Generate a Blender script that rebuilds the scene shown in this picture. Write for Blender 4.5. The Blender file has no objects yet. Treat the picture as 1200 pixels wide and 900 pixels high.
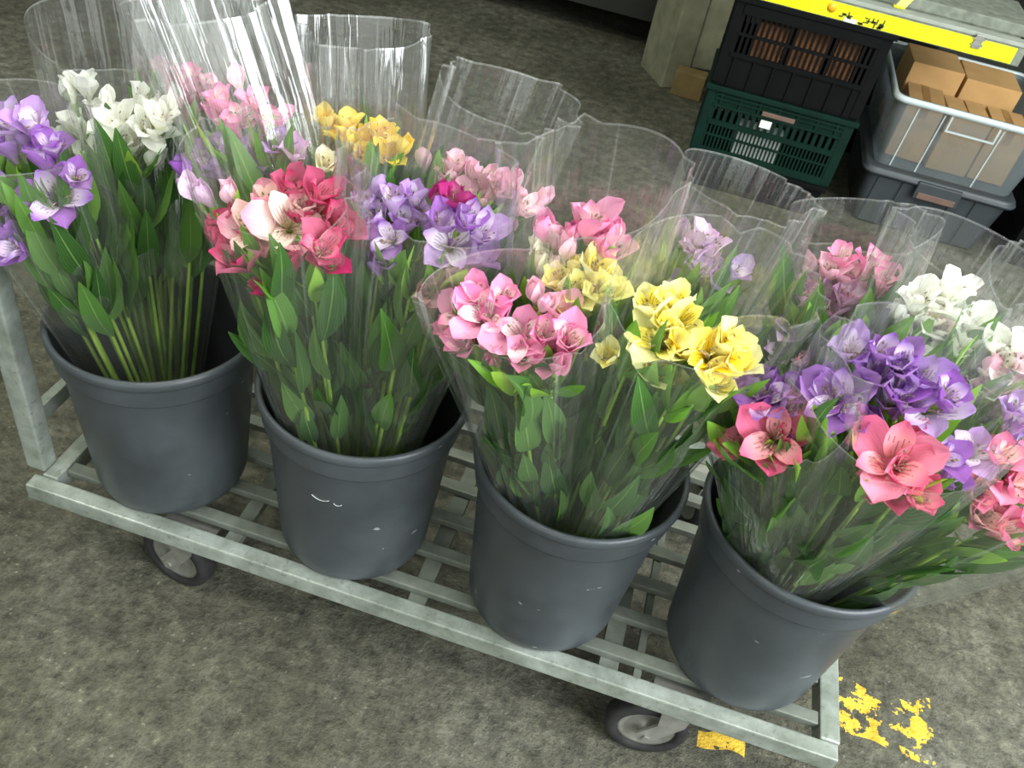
import bpy, bmesh, math, random
from mathutils import Vector, Matrix, Euler

random.seed(11)
SC = bpy.context.scene
COL = SC.collection
PI = math.pi


def lin(c):
    return tuple(((x / 255.0) / 12.92 if x <= 10 else (((x / 255.0) + .055) / 1.055) ** 2.4) for x in c) + (1.0,)


# ------------------------------------------------------------------ camera
cam_data = bpy.data.cameras.new('camera')
cam_data.sensor_width = 36.0
cam_data.lens = 1026.51 / 1200.0 * 36.0
cam = bpy.data.objects.new('camera', cam_data)
COL.objects.link(cam)
cam.matrix_world = Matrix(((0.95078, -0.29524, 0.09408, 0.81449),
                           (0.26177, 0.60281, -0.75372, -1.25382),
                           (0.16582, 0.74125, 0.65043, 1.33372),
                           (0, 0, 0, 1)))
cam_data.clip_start = 0.02
cam_data.dof.use_dof = True
cam_data.dof.focus_distance = 1.2
cam_data.dof.aperture_fstop = 13
SC.camera = cam

# ------------------------------------------------------------------ world, lights, exposure
world = bpy.data.worlds.new('hall_ambient')
SC.world = world
world.use_nodes = True
bg = world.node_tree.nodes['Background']
bg.inputs['Color'].default_value = (0.80, 0.95, 0.86, 1)
bg.inputs['Strength'].default_value = 0.18


def area(name, loc, target, sx, sy, power, color):
    l = bpy.data.lights.new(name, 'AREA')
    l.shape = 'RECTANGLE'
    l.size, l.size_y = sx, sy
    l.energy = power
    l.color = color
    o = bpy.data.objects.new(name, l)
    COL.objects.link(o)
    o.location = loc
    d = Vector(target) - Vector(loc)
    o.rotation_euler = d.to_track_quat('-Z', 'Y').to_euler()
    return o


# daylight through the wide loading doors of the hall, behind the photographer and to the right
area('loading_door_daylight', (3.3, -1.5, 2.15), (1.35, -0.4, 0.1), 2.4, 2.2, 150, (0.92, 0.96, 1.0))
area('hall_entrance_daylight', (0.6, -5.6, 1.9), (0.6, 0.0, 0.5), 7.5, 3.0, 85, (0.96, 1.0, 0.97))
# rows of ceiling tubes
for k, (x, y) in enumerate(((-1.8, -0.4), (0.2, 0.1), (0.2, -1.5), (2.2, -0.3))):
    area('ceiling_tube_light', (x, y, 3.3), (x, y, 0), 1.5, 0.22, 21, (1.0, 0.99, 0.86))

SC.view_settings.view_transform = 'Standard'
SC.view_settings.look = 'None'
SC.view_settings.gamma = 1.0
SC.view_settings.use_curve_mapping = False
SC.view_settings.exposure = 0.75
SC.cycles.transparent_max_bounces = 40
SC.cycles.max_bounces = 10


# ------------------------------------------------------------------ materials
def new_mat(name):
    m = bpy.data.materials.new(name)
    m.use_nodes = True
    nt = m.node_tree
    nt.nodes.clear()
    out = nt.nodes.new('ShaderNodeOutputMaterial')
    return m, nt, out


def N(nt, t, **kw):
    n = nt.nodes.new('ShaderNode' + t)
    for k, v in kw.items():
        if k in n.inputs.keys() if hasattr(n.inputs, 'keys') else False:
            n.inputs[k].default_value = v
        else:
            setattr(n, k, v)
    return n


def L(nt, a, b):
    nt.links.new(a, b)


def ramp(nt, fac, stops):
    r = N(nt, 'ValToRGB')
    els = r.color_ramp.elements
    while len(els) < len(stops):
        els.new(0.5)
    for e, (p, c) in zip(els, stops):
        e.position = p
        e.color = c
    L(nt, fac, r.inputs['Fac'])
    return r.outputs['Color']


def mixc(nt, fac, a, b, mode='MIX'):
    m = N(nt, 'Mix', data_type='RGBA', blend_type=mode)
    for s, v in ((0, fac), (6, a), (7, b)):
        if hasattr(v, 'links') or hasattr(v, 'is_output'):
            L(nt, v, m.inputs[s])
        else:
            m.inputs[s].default_value = v
    return m.outputs[2]


def math_n(nt, op, a, b=None, clamp=False):
    m = N(nt, 'Math', operation=op, use_clamp=clamp)
    for s, v in ((0, a), (1, b)):
        if v is None:
            continue
        if hasattr(v, 'is_output'):
            L(nt, v, m.inputs[s])
        else:
            m.inputs[s].default_value = v
    return m.outputs[0]


def noise(nt, coord, scale, detail=3.0, rough=0.55):
    n = N(nt, 'TexNoise')
    n.inputs['Scale'].default_value = scale
    n.inputs['Detail'].default_value = detail
    n.inputs['Roughness'].default_value = rough
    if coord is not None:
        L(nt, coord, n.inputs['Vector'])
    return n.outputs['Fac']


def principled(nt, out, base, rough=0.5, metal=0.0, spec=0.5):
    p = N(nt, 'BsdfPrincipled')
    if hasattr(base, 'is_output'):
        L(nt, base, p.inputs['Base Color'])
    else:
        p.inputs['Base Color'].default_value = base
    if hasattr(rough, 'is_output'):
        L(nt, rough, p.inputs['Roughness'])
    else:
        p.inputs['Roughness'].default_value = rough
    p.inputs['Metallic'].default_value = metal
    p.inputs['Specular IOR Level'].default_value = spec
    L(nt, p.outputs[0], out.inputs['Surface'])
    return p


def bump(nt, p, h, strength, dist=0.01):
    b = N(nt, 'Bump')
    b.inputs['Strength'].default_value = strength
    b.inputs['Distance'].default_value = dist
    L(nt, h, b.inputs['Height'])
    L(nt, b.outputs[0], p.inputs['Normal'])


def simple_mat(name, c, rough=0.5, metal=0.0, var=0.25, scale=30, bmp=0.0, spec=0.5):
    m, nt, out = new_mat(name)
    tc = N(nt, 'TexCoord').outputs['Object']
    n = noise(nt, tc, scale, 4)
    dark = tuple(x * (1 - var) for x in c[:3]) + (1,)
    lite = tuple(min(1, x * (1 + var)) for x in c[:3]) + (1,)
    col = ramp(nt, n, [(0.3, dark), (0.7, lite)])
    p = principled(nt, out, col, rough, metal, spec)
    if bmp:
        bump(nt, p, n, bmp)
    return m


def floor_mat():
    m, nt, out = new_mat('rough_concrete')
    tc = N(nt, 'TexCoord').outputs['Object']
    n1 = noise(nt, tc, 1.7, 6, 0.62)
    n2 = noise(nt, tc, 26, 6, 0.7)
    n3 = noise(nt, tc, 75, 4, 0.75)
    c1 = ramp(nt, n1, [(0.32, lin((73, 72, 57))), (0.50, lin((97, 96, 81))), (0.68, lin((118, 117, 103)))])
    c2 = ramp(nt, n2, [(0.30, (0.30, 0.30, 0.30, 1)), (0.52, (0.80, 0.80, 0.80, 1)), (0.72, (1.35, 1.35, 1.35, 1))])
    col = mixc(nt, 1.0, c1, c2, 'MULTIPLY')
    c3 = ramp(nt, n3, [(0.30, (0.40, 0.40, 0.41, 1)), (0.46, (0.92, 0.92, 0.92, 1)), (0.6, (1.0, 1.0, 1.0, 1)), (0.70, (1.9, 1.9, 1.85, 1))])
    col = mixc(nt, 0.95, col, c3, 'MULTIPLY')
    # pale chips of aggregate
    v = N(nt, 'TexVoronoi')
    v.inputs['Scale'].default_value = 60
    L(nt, tc, v.inputs['Vector'])
    chip = math_n(nt, 'LESS_THAN', v.outputs['Distance'], 0.13)
    gate = math_n(nt, 'GREATER_THAN', noise(nt, tc, 11, 2), 0.55)
    chip = math_n(nt, 'MULTIPLY', chip, gate)
    col = mixc(nt, math_n(nt, 'MULTIPLY', chip, 0.16), col, lin((205, 205, 190)))
    # worn green growth and old yellow line paint, flaked off
    sep = N(nt, 'SeparateXYZ')
    L(nt, tc, sep.inputs[0])

    def band(sock, lo, hi):
        a = math_n(nt, 'GREATER_THAN', sock, lo)
        b_ = math_n(nt, 'LESS_THAN', sock, hi)
        return math_n(nt, 'MULTIPLY', a, b_)
    wob = noise(nt, tc, 7, 2)
    yy = math_n(nt, 'ADD', sep.outputs[1], math_n(nt, 'MULTIPLY', math_n(nt, 'SUBTRACT', wob, 0.5), 0.10))
    inb = math_n(nt, 'MULTIPLY', band(yy, -0.325, -0.215), band(sep.outputs[0], 1.385, 1.555))
    inb2 = math_n(nt, 'MULTIPLY', band(yy, -0.445, -0.412), band(sep.outputs[0], 1.145, 1.225))
    flake = math_n(nt, 'GREATER_THAN', noise(nt, tc, 24, 5, 0.65), 0.525)
    flake2 = math_n(nt, 'GREATER_THAN', noise(nt, tc, 24, 5, 0.65), 0.44)
    ym = math_n(nt, 'MAXIMUM', math_n(nt, 'MULTIPLY', inb, flake), math_n(nt, 'MULTIPLY', inb2, flake2))
    ycol = ramp(nt, n2, [(0.35, lin((190, 150, 40))), (0.6, lin((236, 196, 70)))])
    col = mixc(nt, ym, col, ycol)
    p = principled(nt, out, col, ramp(nt, n2, [(0.3, (0.6, 0.6, 0.6, 1)), (0.7, (0.9, 0.9, 0.9, 1))]), 0, 0.35)
    h = math_n(nt, 'ADD', math_n(nt, 'MULTIPLY', n2, 1.0), math_n(nt, 'MULTIPLY', n3, 0.35))
    bump(nt, p, h, 0.8, 0.014)
    return m


def galv_mat():
    m, nt, out = new_mat('galvanised_steel')
    tc = N(nt, 'TexCoord').outputs['Object']
    n1 = noise(nt, tc, 14, 5, 0.65)
    n2 = noise(nt, tc, 90, 3)
    col = ramp(nt, n1, [(0.28, lin((112, 120, 108))), (0.5, lin((150, 158, 148))), (0.72, lin((186, 194, 186)))])
    col = mixc(nt, math_n(nt, 'MULTIPLY', math_n(nt, 'GREATER_THAN', n2, 0.64), 0.35), col, lin((92, 92, 78)))
    p = principled(nt, out, col, ramp(nt, n1, [(0.3, (0.55, 0.55, 0.55, 1)), (0.7, (0.38, 0.38, 0.38, 1))]), 0.35, 0.5)
    bump(nt, p, n2, 0.08, 0.004)
    return m


def bucket_mat():
    m, nt, out = new_mat('grey_bucket_plastic')
    tcn = N(nt, 'TexCoord')
    oi = N(nt, 'ObjectInfo')
    vm = N(nt, 'VectorMath', operation='ADD')
    L(nt, tcn.outputs['Object'], vm.inputs[0])
    L(nt, oi.outputs['Location'], vm.inputs[1])
    tc = vm.outputs[0]
    n1 = noise(nt, tc, 9, 5, 0.6)
    col = ramp(nt, n1, [(0.3, lin((55, 60, 63))), (0.7, lin((72, 78, 82)))])
    mp = N(nt, 'Mapping')
    mp.inputs['Scale'].default_value = (1, 1, 2.6)
    mp.inputs['Rotation'].default_value = (0.3, 0.2, 0)
    L(nt, tc, mp.inputs[0])
    sc = noise(nt, mp.outputs[0], 34, 2, 0.5)
    gate = noise(nt, tc, 12, 2)
    sm = math_n(nt, 'MULTIPLY', math_n(nt, 'GREATER_THAN', sc, 0.735), math_n(nt, 'GREATER_THAN', gate, 0.52))
    col = mixc(nt, math_n(nt, 'MULTIPLY', sm, 0.6), col, lin((176, 180, 182)))
    p = principled(nt, out, col, ramp(nt, n1, [(0.3, (0.34, 0.34, 0.34, 1)), (0.7, (0.48, 0.48, 0.48, 1))]), 0, 0.45)
    bump(nt, p, noise(nt, tc, 160, 2), 0.05, 0.003)
    return m


def sleeve_mat(name, haze, shine):
    m, nt, out = new_mat(name)
    uv = N(nt, 'UVMap').outputs[0]
    mp = N(nt, 'Mapping')
    mp.inputs['Scale'].default_value = (9, 0.9, 1)
    L(nt, uv, mp.inputs[0])
    n1 = noise(nt, mp.outputs[0], 3.2, 3, 0.6)
    tc = N(nt, 'TexCoord').outputs['Object']
    n2 = noise(nt, tc, 26, 2, 0.5)
    h = math_n(nt, 'ADD', n1, math_n(nt, 'MULTIPLY', n2, 0.10))
    b = N(nt, 'Bump')
    b.inputs['Strength'].default_value = 0.35
    b.inputs['Distance'].default_value = 0.012
    L(nt, h, b.inputs['Height'])
    tr = N(nt, 'BsdfTransparent')
    tr.inputs['Color'].default_value = (0.985, 0.99, 0.985, 1)
    gl = N(nt, 'BsdfGlossy')
    gl.inputs['Roughness'].default_value = 0.07
    L(nt, b.outputs[0], gl.inputs['Normal'])
    df = N(nt, 'BsdfDiffuse')
    df.inputs['Color'].default_value = (0.85, 0.88, 0.86, 1)
    tl = N(nt, 'BsdfTranslucent')
    tl.inputs['Color'].default_value = (0.85, 0.88, 0.86, 1)
    ms = N(nt, 'MixShader')
    ms.inputs[0].default_value = 0.5
    L(nt, df.outputs[0], ms.inputs[1])
    L(nt, tl.outputs[0], ms.inputs[2])
    m1 = N(nt, 'MixShader')
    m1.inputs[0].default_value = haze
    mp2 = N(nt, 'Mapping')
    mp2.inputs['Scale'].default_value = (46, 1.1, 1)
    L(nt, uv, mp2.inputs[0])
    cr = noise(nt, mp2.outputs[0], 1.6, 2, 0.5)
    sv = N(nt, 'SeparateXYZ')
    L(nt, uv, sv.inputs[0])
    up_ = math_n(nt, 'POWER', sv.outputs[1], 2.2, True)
    glint = math_n(nt, 'MULTIPLY', math_n(nt, 'SUBTRACT', cr, 0.60, True), 1.5)  # pale streaks painted into the haze as highlights, stronger toward the cut top
    hz = math_n(nt, 'ADD', math_n(nt, 'MULTIPLY', glint, up_), haze, True)
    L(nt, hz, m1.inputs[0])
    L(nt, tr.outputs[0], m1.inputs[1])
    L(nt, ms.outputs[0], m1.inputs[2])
    fr = N(nt, 'LayerWeight')
    fr.inputs['Blend'].default_value = 0.5
    L(nt, b.outputs[0], fr.inputs['Normal'])
    f4 = math_n(nt, 'POWER', fr.outputs['Facing'], 3.0)
    fac = math_n(nt, 'ADD', math_n(nt, 'MULTIPLY', f4, 0.62), shine, True)
    m2 = N(nt, 'MixShader')
    L(nt, fac, m2.inputs[0])
    L(nt, m1.outputs[0], m2.inputs[1])
    L(nt, gl.outputs[0], m2.inputs[2])
    L(nt, m2.outputs[0], out.inputs['Surface'])
    return m


def clear_tote_mat():
    m, nt, out = new_mat('frosted_clear_plastic')
    tr = N(nt, 'BsdfTransparent')
    tr.inputs['Color'].default_value = (0.90, 0.94, 0.95, 1)
    p = N(nt, 'BsdfPrincipled')
    p.inputs['Base Color'].default_value = lin((150, 162, 168))
    p.inputs['Roughness'].default_value = 0.25
    tl = N(nt, 'BsdfTranslucent')
    tl.inputs['Color'].default_value = lin((150, 162, 168))
    ms = N(nt, 'MixShader')
    ms.inputs[0].default_value = 0.4
    L(nt, p.outputs[0], ms.inputs[1])
    L(nt, tl.outputs[0], ms.inputs[2])
    tc = N(nt, 'TexCoord').outputs['Object']
    f = ramp(nt, noise(nt, tc, 7, 4), [(0.3, (0.44, 0.44, 0.44, 1)), (0.7, (0.58, 0.58, 0.58, 1))])
    mx = N(nt, 'MixShader')
    L(nt, f, mx.inputs[0])
    L(nt, tr.outputs[0], mx.inputs[1])
    L(nt, ms.outputs[0], mx.inputs[2])
    L(nt, mx.outputs[0], out.inputs['Surface'])
    return m


def plant_shader(nt, out, col, rough, trans, spec=0.4):
    p = N(nt, 'BsdfPrincipled')
    L(nt, col, p.inputs['Base Color'])
    p.inputs['Roughness'].default_value = rough
    p.inputs['Specular IOR Level'].default_value = spec
    t = N(nt, 'BsdfTranslucent')
    L(nt, col, t.inputs['Color'])
    ms = N(nt, 'MixShader')
    ms.inputs[0].default_value = trans
    L(nt, p.outputs[0], ms.inputs[1])
    L(nt, t.outputs[0], ms.inputs[2])
    L(nt, ms.outputs[0], out.inputs['Surface'])
    return p


def leaf_mat(name, a, b_, c):
    m, nt, out = new_mat(name)
    uv = N(nt, 'UVMap').outputs[0]
    sep = N(nt, 'SeparateXYZ')
    L(nt, uv, sep.inputs[0])
    oi = N(nt, 'ObjectInfo').outputs['Random']
    col = ramp(nt, oi, [(0.0, lin(a)), (0.5, lin(b_)), (1.0, lin(c))])
    # lengthwise veins and a pale midrib
    d = math_n(nt, 'ABSOLUTE', math_n(nt, 'SUBTRACT', sep.outputs[0], 0.5))
    vein = math_n(nt, 'SINE', math_n(nt, 'MULTIPLY', d, 62.0))
    col = mixc(nt, math_n(nt, 'MULTIPLY', math_n(nt, 'GREATER_THAN', vein, 0.6), 0.12), col, lin((150, 190, 110)))
    mid = math_n(nt, 'LESS_THAN', d, 0.03)
    col = mixc(nt, math_n(nt, 'MULTIPLY', mid, 0.35), col, lin((160, 196, 110)))
    plant_shader(nt, out, col, 0.42, 0.30)
    return m


def stem_mat():
    m, nt, out = new_mat('green_stem')
    tc = N(nt, 'TexCoord').outputs['Object']
    col = ramp(nt, noise(nt, tc, 14, 3), [(0.3, lin((96, 138, 48))), (0.7, lin((168, 200, 80)))])
    plant_shader(nt, out, col, 0.4, 0.12)
    return m


def petal_mat(name, tip, mid, base, rim=None):
    m, nt, out = new_mat(name)
    uv = N(nt, 'UVMap').outputs[0]
    sep = N(nt, 'SeparateXYZ')
    L(nt, uv, sep.inputs[0])
    mp = N(nt, 'Mapping')
    mp.inputs['Scale'].default_value = (16, 1.6, 1)
    L(nt, uv, mp.inputs[0])
    oi = N(nt, 'ObjectInfo').outputs['Random']
    vv = math_n(nt, 'ADD', sep.outputs[1], math_n(nt, 'MULTIPLY', math_n(nt, 'SUBTRACT', noise(nt, mp.outputs[0], 1.0, 3), 0.5), 0.35))
    col = ramp(nt, vv, [(0.10, lin(base)), (0.52, lin(mid)), (0.95, lin(tip))])
    hs = N(nt, 'HueSaturation')
    L(nt, col, hs.inputs['Color'])
    L(nt, math_n(nt, 'ADD', math_n(nt, 'MULTIPLY', oi, 0.24), 0.99), hs.inputs['Value'])
    L(nt, math_n(nt, 'ADD', math_n(nt, 'MULTIPLY', oi, 0.26), 0.74), hs.inputs['Saturation'])
    vn = N(nt, 'Mapping')
    vn.inputs['Scale'].default_value = (30, 1.2, 1)
    L(nt, uv, vn.inputs[0])
    vein = ramp(nt, noise(nt, vn.outputs[0], 1.0, 2), [(0.34, (0.80, 0.76, 0.80, 1)), (0.5, (1, 1, 1, 1))])
    col = mixc(nt, 0.7, hs.outputs[0], vein, 'MULTIPLY')
    p = plant_shader(nt, out, col, 0.5, 0.35, 0.3)
    bump(nt, p, noise(nt, mp.outputs[0], 1.6, 2), 0.25, 0.004)
    return m


def streak_mat(name, tip, field, base, dash):
    """inner tepals: dark dashes scattered along the veins of a pale field"""
    m, nt, out = new_mat(name)
    uv = N(nt, 'UVMap').outputs[0]
    sep = N(nt, 'SeparateXYZ')
    L(nt, uv, sep.inputs[0])
    u, v = sep.outputs[0], sep.outputs[1]
    oi = N(nt, 'ObjectInfo').outputs['Random']
    col = ramp(nt, v, [(0.08, lin(base)), (0.42, lin(field)), (0.70, lin(field)), (0.95, lin(tip))])
    lanes = math_n(nt, 'SINE', math_n(nt, 'MULTIPLY', u, 2 * PI * 6))
    cmb = N(nt, 'CombineXYZ')
    L(nt, math_n(nt, 'FLOOR', math_n(nt, 'MULTIPLY', u, 6)), cmb.inputs[0])
    L(nt, math_n(nt, 'MULTIPLY', v, 5.0), cmb.inputs[1])
    L(nt, math_n(nt, 'MULTIPLY', oi, 20.0), cmb.inputs[2])
    dn = noise(nt, cmb.outputs[0], 1.3, 0)
    mk = math_n(nt, 'MULTIPLY', math_n(nt, 'GREATER_THAN', lanes, 0.55), math_n(nt, 'GREATER_THAN', dn, 0.47))
    mk = math_n(nt, 'MULTIPLY', mk, math_n(nt, 'GREATER_THAN', v, 0.25))
    mk = math_n(nt, 'MULTIPLY', mk, math_n(nt, 'LESS_THAN', v, 0.72))
    col = mixc(nt, math_n(nt, 'MULTIPLY', mk, 0.52), col, lin(dash))
    plant_shader(nt, out, col, 0.5, 0.3, 0.3)
    return m


FLOOR = floor_mat()
GALV = galv_mat()
BUCKET = bucket_mat()
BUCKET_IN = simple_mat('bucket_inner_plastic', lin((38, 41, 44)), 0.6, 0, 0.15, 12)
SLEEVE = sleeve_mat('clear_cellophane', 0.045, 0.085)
SLEEVE_EDGE = sleeve_mat('cellophane_edge_glint', 0.20, 0.14)  # hazier film copy, paints in the bright line along edge and seam
STEM = stem_mat()
LEAF = leaf_mat('green_leaf', (46, 82, 38), (70, 114, 50), (102, 146, 66))
LEAF_TOP = leaf_mat('young_green_leaf', (92, 146, 48), (122, 176, 58), (158, 204, 76))
RUBBER = simple_mat('black_rubber', lin((34, 34, 34)), 0.75, 0, 0.35, 60)
ZINC = simple_mat('zinc_casting', lin((150, 150, 142)), 0.45, 0.5, 0.2, 40, 0.05)
BLACKP = simple_mat('black_crate_plastic', lin((9, 10, 11)), 0.7, 0, 0.2, 20, 0, 0.12)
GREENP = simple_mat('dark_green_crate_plastic', lin((6, 34, 26)), 0.6, 0, 0.2, 20, 0, 0.15)
GREYP = simple_mat('grey_tote_plastic', lin((54, 60, 63)), 0.5, 0, 0.12, 14)
CLEARP = clear_tote_mat()
CLEARRIM = simple_mat('frosted_rim_plastic', lin((178, 190, 190)), 0.35, 0, 0.08, 14)
BROWNP = simple_mat('brown_latch_plastic', lin((104, 82, 72)), 0.5, 0, 0.15, 20)
CARD = simple_mat('cardboard', lin((186, 146, 92)), 0.85, 0, 0.10, 12, 0.03)
CARD_DARK = simple_mat('dark_stained_cardboard', lin((150, 98, 54)), 0.85, 0, 0.45, 26, 0.03)
CARD_TAPE = simple_mat('brown_packing_tape', lin((150, 112, 66)), 0.35, 0, 0.12, 30)
FOAM = simple_mat('white_foam', lin((226, 230, 224)), 0.8, 0, 0.05, 40)
YTAPE = simple_mat('yellow_tape', lin((236, 236, 24)), 0.35, 0, 0.06, 16)
INK = simple_mat('black_ink', lin((26, 28, 22)), 0.6, 0, 0.2, 40)
ORANGE = simple_mat('orange_print', lin((236, 170, 30)), 0.5, 0, 0.15, 40)
SLAB = simple_mat('grey_slab', lin((118, 124, 112)), 0.8, 0, 0.28, 34, 0.3)
SLABLIP = simple_mat('grey_slab_edge', lin((150, 156, 146)), 0.7, 0, 0.12, 24, 0.1)
BAGM = simple_mat('black_plastic_film', lin((24, 26, 26)), 0.35, 0, 0.3, 18)
CONC = simple_mat('cast_concrete', lin((126, 126, 104)), 0.9, 0, 0.22, 16, 0.35)
WOOD = simple_mat('weathered_wood', lin((118, 100, 62)), 0.85, 0, 0.25, 14, 0.2)
WALLM = simple_mat('dark_wall_and_shade_block', lin((34, 36, 30)), 0.9, 0, 0.2, 6, 0.2)
ANTHER = simple_mat('anther', lin((120, 110, 84)), 0.7, 0, 0.2, 60)
FILAM = simple_mat('filament', lin((226, 196, 190)), 0.5, 0, 0.1, 60)


# ------------------------------------------------------------------ mesh helpers
class MB:
    """collects simple solids and links them as one mesh object"""

    def __init__(self):
        self.v, self.f, self.uv, self.mi, self.sm = [], [], {}, [], []

    def face(self, idx, mi=0, smooth=False, uv=None):
        if uv:
            self.uv[len(self.f)] = uv
        self.f.append(idx)
        self.mi.append(mi)
        self.sm.append(smooth)

    def box(self, lo, hi, M=None, mi=0, bev=0.0):
        lo, hi = Vector(lo), Vector(hi)
        if bev <= 0:
            b = len(self.v)
            for z in (lo.z, hi.z):
                for y in (lo.y, hi.y):
                    for x in (lo.x, hi.x):
                        p = Vector((x, y, z))
                        self.v.append(M @ p if M else p)
            for q in ((0, 2, 3, 1), (4, 5, 7, 6), (0, 1, 5, 4), (2, 6, 7, 3), (0, 4, 6, 2), (1, 3, 7, 5)):
                self.face([b + i for i in q], mi)
            return self
        bm = bmesh.new()
        bmesh.ops.create_cube(bm, size=1)
        c, s = (lo + hi) / 2, hi - lo
        for v in bm.verts:
            v.co = Vector((v.co.x * s.x, v.co.y * s.y, v.co.z * s.z)) + c
        bmesh.ops.bevel(bm, geom=list(bm.edges), offset=bev, segments=2, profile=0.6, affect='EDGES')
        self.add_bm(bm, M, mi)
        return self

    def add_bm(self, bm, M=None, mi=0, smooth=False):
        b = len(self.v)
        bm.verts.ensure_lookup_table()
        for v in bm.verts:
            self.v.append(M @ v.co if M else v.co.copy())
        for f in bm.faces:
            self.face([b + v.index for v in f.verts], mi, smooth)
        bm.free()

    def tube(self, pts, radii, n=6, mi=0, caps=True, smooth=True):
        pts = [Vector(p) for p in pts]
        if not hasattr(radii, '__len__'):
            radii = [radii] * len(pts)
        b = len(self.v)
        up = Vector((0, 0, 1))
        prev = None
        for i, p in enumerate(pts):
            t = (pts[min(i + 1, len(pts) - 1)] - pts[max(i - 1, 0)]).normalized()
            if prev is None:
                a = t.cross(up if abs(t.z) < 0.9 else Vector((1, 0, 0))).normalized()
            else:
                a = (prev - t * prev.dot(t)).normalized()
            prev = a
            c = t.cross(a)
            for k in range(n):
                w = 2 * PI * k / n
                self.v.append(p + (a * math.cos(w) + c * math.sin(w)) * radii[i])
        for i in range(len(pts) - 1):
            for k in range(n):
                k2 = (k + 1) % n
                self.face([b + i * n + k, b + i * n + k2, b + (i + 1) * n + k2, b + (i + 1) * n + k], mi, smooth)
        if caps:
            self.face([b + k for k in range(n)][::-1], mi)
            self.face([b + (len(pts) - 1) * n + k for k in range(n)], mi)
        return self

    def lathe(self, prof, n=48, M=None, mi=0, smooth=True, closed=False, caps=True):
        b = len(self.v)
        for (r, z) in prof:
            for k in range(n):
                w = 2 * PI * k / n
                p = Vector((r * math.cos(w), r * math.sin(w), z))
                self.v.append(M @ p if M else p)
        m = len(prof)
        for i in range(m - 1 + (1 if closed else 0)):
            j = (i + 1) % m
            for k in range(n):
                k2 = (k + 1) % n
                self.face([b + i * n + k, b + i * n + k2, b + j * n + k2, b + j * n + k], mi, smooth)
        if not closed and caps:
            if prof[0][0] > 1e-6:
                self.face([b + k for k in range(n)][::-1], mi)
            if prof[-1][0] > 1e-6:
                self.face([b + (m - 1) * n + k for k in range(n)], mi)
        return self

    def mesh(self, name, mats):
        me = bpy.data.meshes.new(name)
        me.from_pydata([tuple(v) for v in self.v], [], self.f)
        for m in (mats if isinstance(mats, (list, tuple)) else [mats]):
            me.materials.append(m)
        me.polygons.foreach_set('material_index', self.mi)
        me.polygons.foreach_set('use_smooth', self.sm)
        if self.uv:
            lay = me.uv_layers.new(name='UVMap')
            for pi, uvs in self.uv.items():
                for li, c in zip(me.polygons[pi].loop_indices, uvs):
                    lay.data[li].uv = c
        me.update()
        return me

    def build(self, name, mats, parent=None, loc=(0, 0, 0)):
        return link(name, self.mesh(name, mats), parent, loc)


def link(name, me, parent=None, loc=(0, 0, 0)):
    o = bpy.data.objects.new(name, me)
    COL.objects.link(o)
    if parent:
        o.parent = parent
    o.location = loc
    return o


def tag(o, label=None, cat=None, group=None, kind=None):
    for k, v in (('label', label), ('category', cat), ('group', group), ('kind', kind)):
        if v:
            o[k] = v
    return o


def thing(name, loc, label, cat, group=None, rz=0):
    o = bpy.data.objects.new(name, None)
    COL.objects.link(o)
    o.empty_display_size = 0.05
    o.location = loc
    o.rotation_euler = (0, 0, rz)
    return tag(o, label, cat, group)


# ------------------------------------------------------------------ setting
fl = MB()
fl.box((-8, -5, -0.1), (9, 7, 0.0))
tag(fl.build('floor', FLOOR), kind='structure')
# far wall plus an added low dark block, made up to shade the floor
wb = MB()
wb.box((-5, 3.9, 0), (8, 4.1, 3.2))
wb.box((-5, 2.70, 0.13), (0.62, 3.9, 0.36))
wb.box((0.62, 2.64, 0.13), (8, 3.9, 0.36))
tag(wb.build('wall_back_shade_block', WALLM), kind='structure')

# rotated concrete pillar foot beside the crates and a wood block on the floor in front of it
pl = MB()
Mp = Matrix.Translation((0.79, 2.40, 0)) @ Matrix.Rotation(math.radians(32), 4, 'Z')
pl.box((-0.11, 0.0, 0), (0.0, 0.22, 1.2), Mp, 0, 0.006)
Mp2 = Matrix.Translation((0.79, 2.40, 0)) @ Matrix.Rotation(math.radians(18), 4, 'Z')
pl.box((0.004, 0.012, 0.085), (0.12, 0.20, 1.2), Mp2, 0, 0.006)
tag(pl.build('concrete_pillar', CONC), 'grey concrete pillar with a chipped edge rising behind the black crate', 'pillar')
wk = MB()
wk.box((-0.062, 0, 0), (0.062, 0.075, 0.10), None, 0, 0.005)
o = wk.build('wood_block', WOOD, None, (0.802, 2.300, 0))
o.rotation_euler = (0, 0, math.radians(-3))
tag(o, 'short brown wooden block lying at the foot of the concrete pillar', 'block')


# ------------------------------------------------------------------ cart
DECK = 0.19
cart = thing('flower_cart', (0.645, -0.2, 0), 'low galvanised steel trolley with a slatted deck carrying four grey buckets', 'cart')
CX, CY = 0.645, -0.2


def cpart(mb, name, mats=GALV, parent=None):
    me = mb.mesh(name, mats)
    for v in me.vertices:
        v.co.x -= CX
        v.co.y -= CY
    return link(name, me, parent or cart)


X0, X1, YF, YB = 0.0, 1.305, -0.509, 0.075
RH = 0.032
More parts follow.
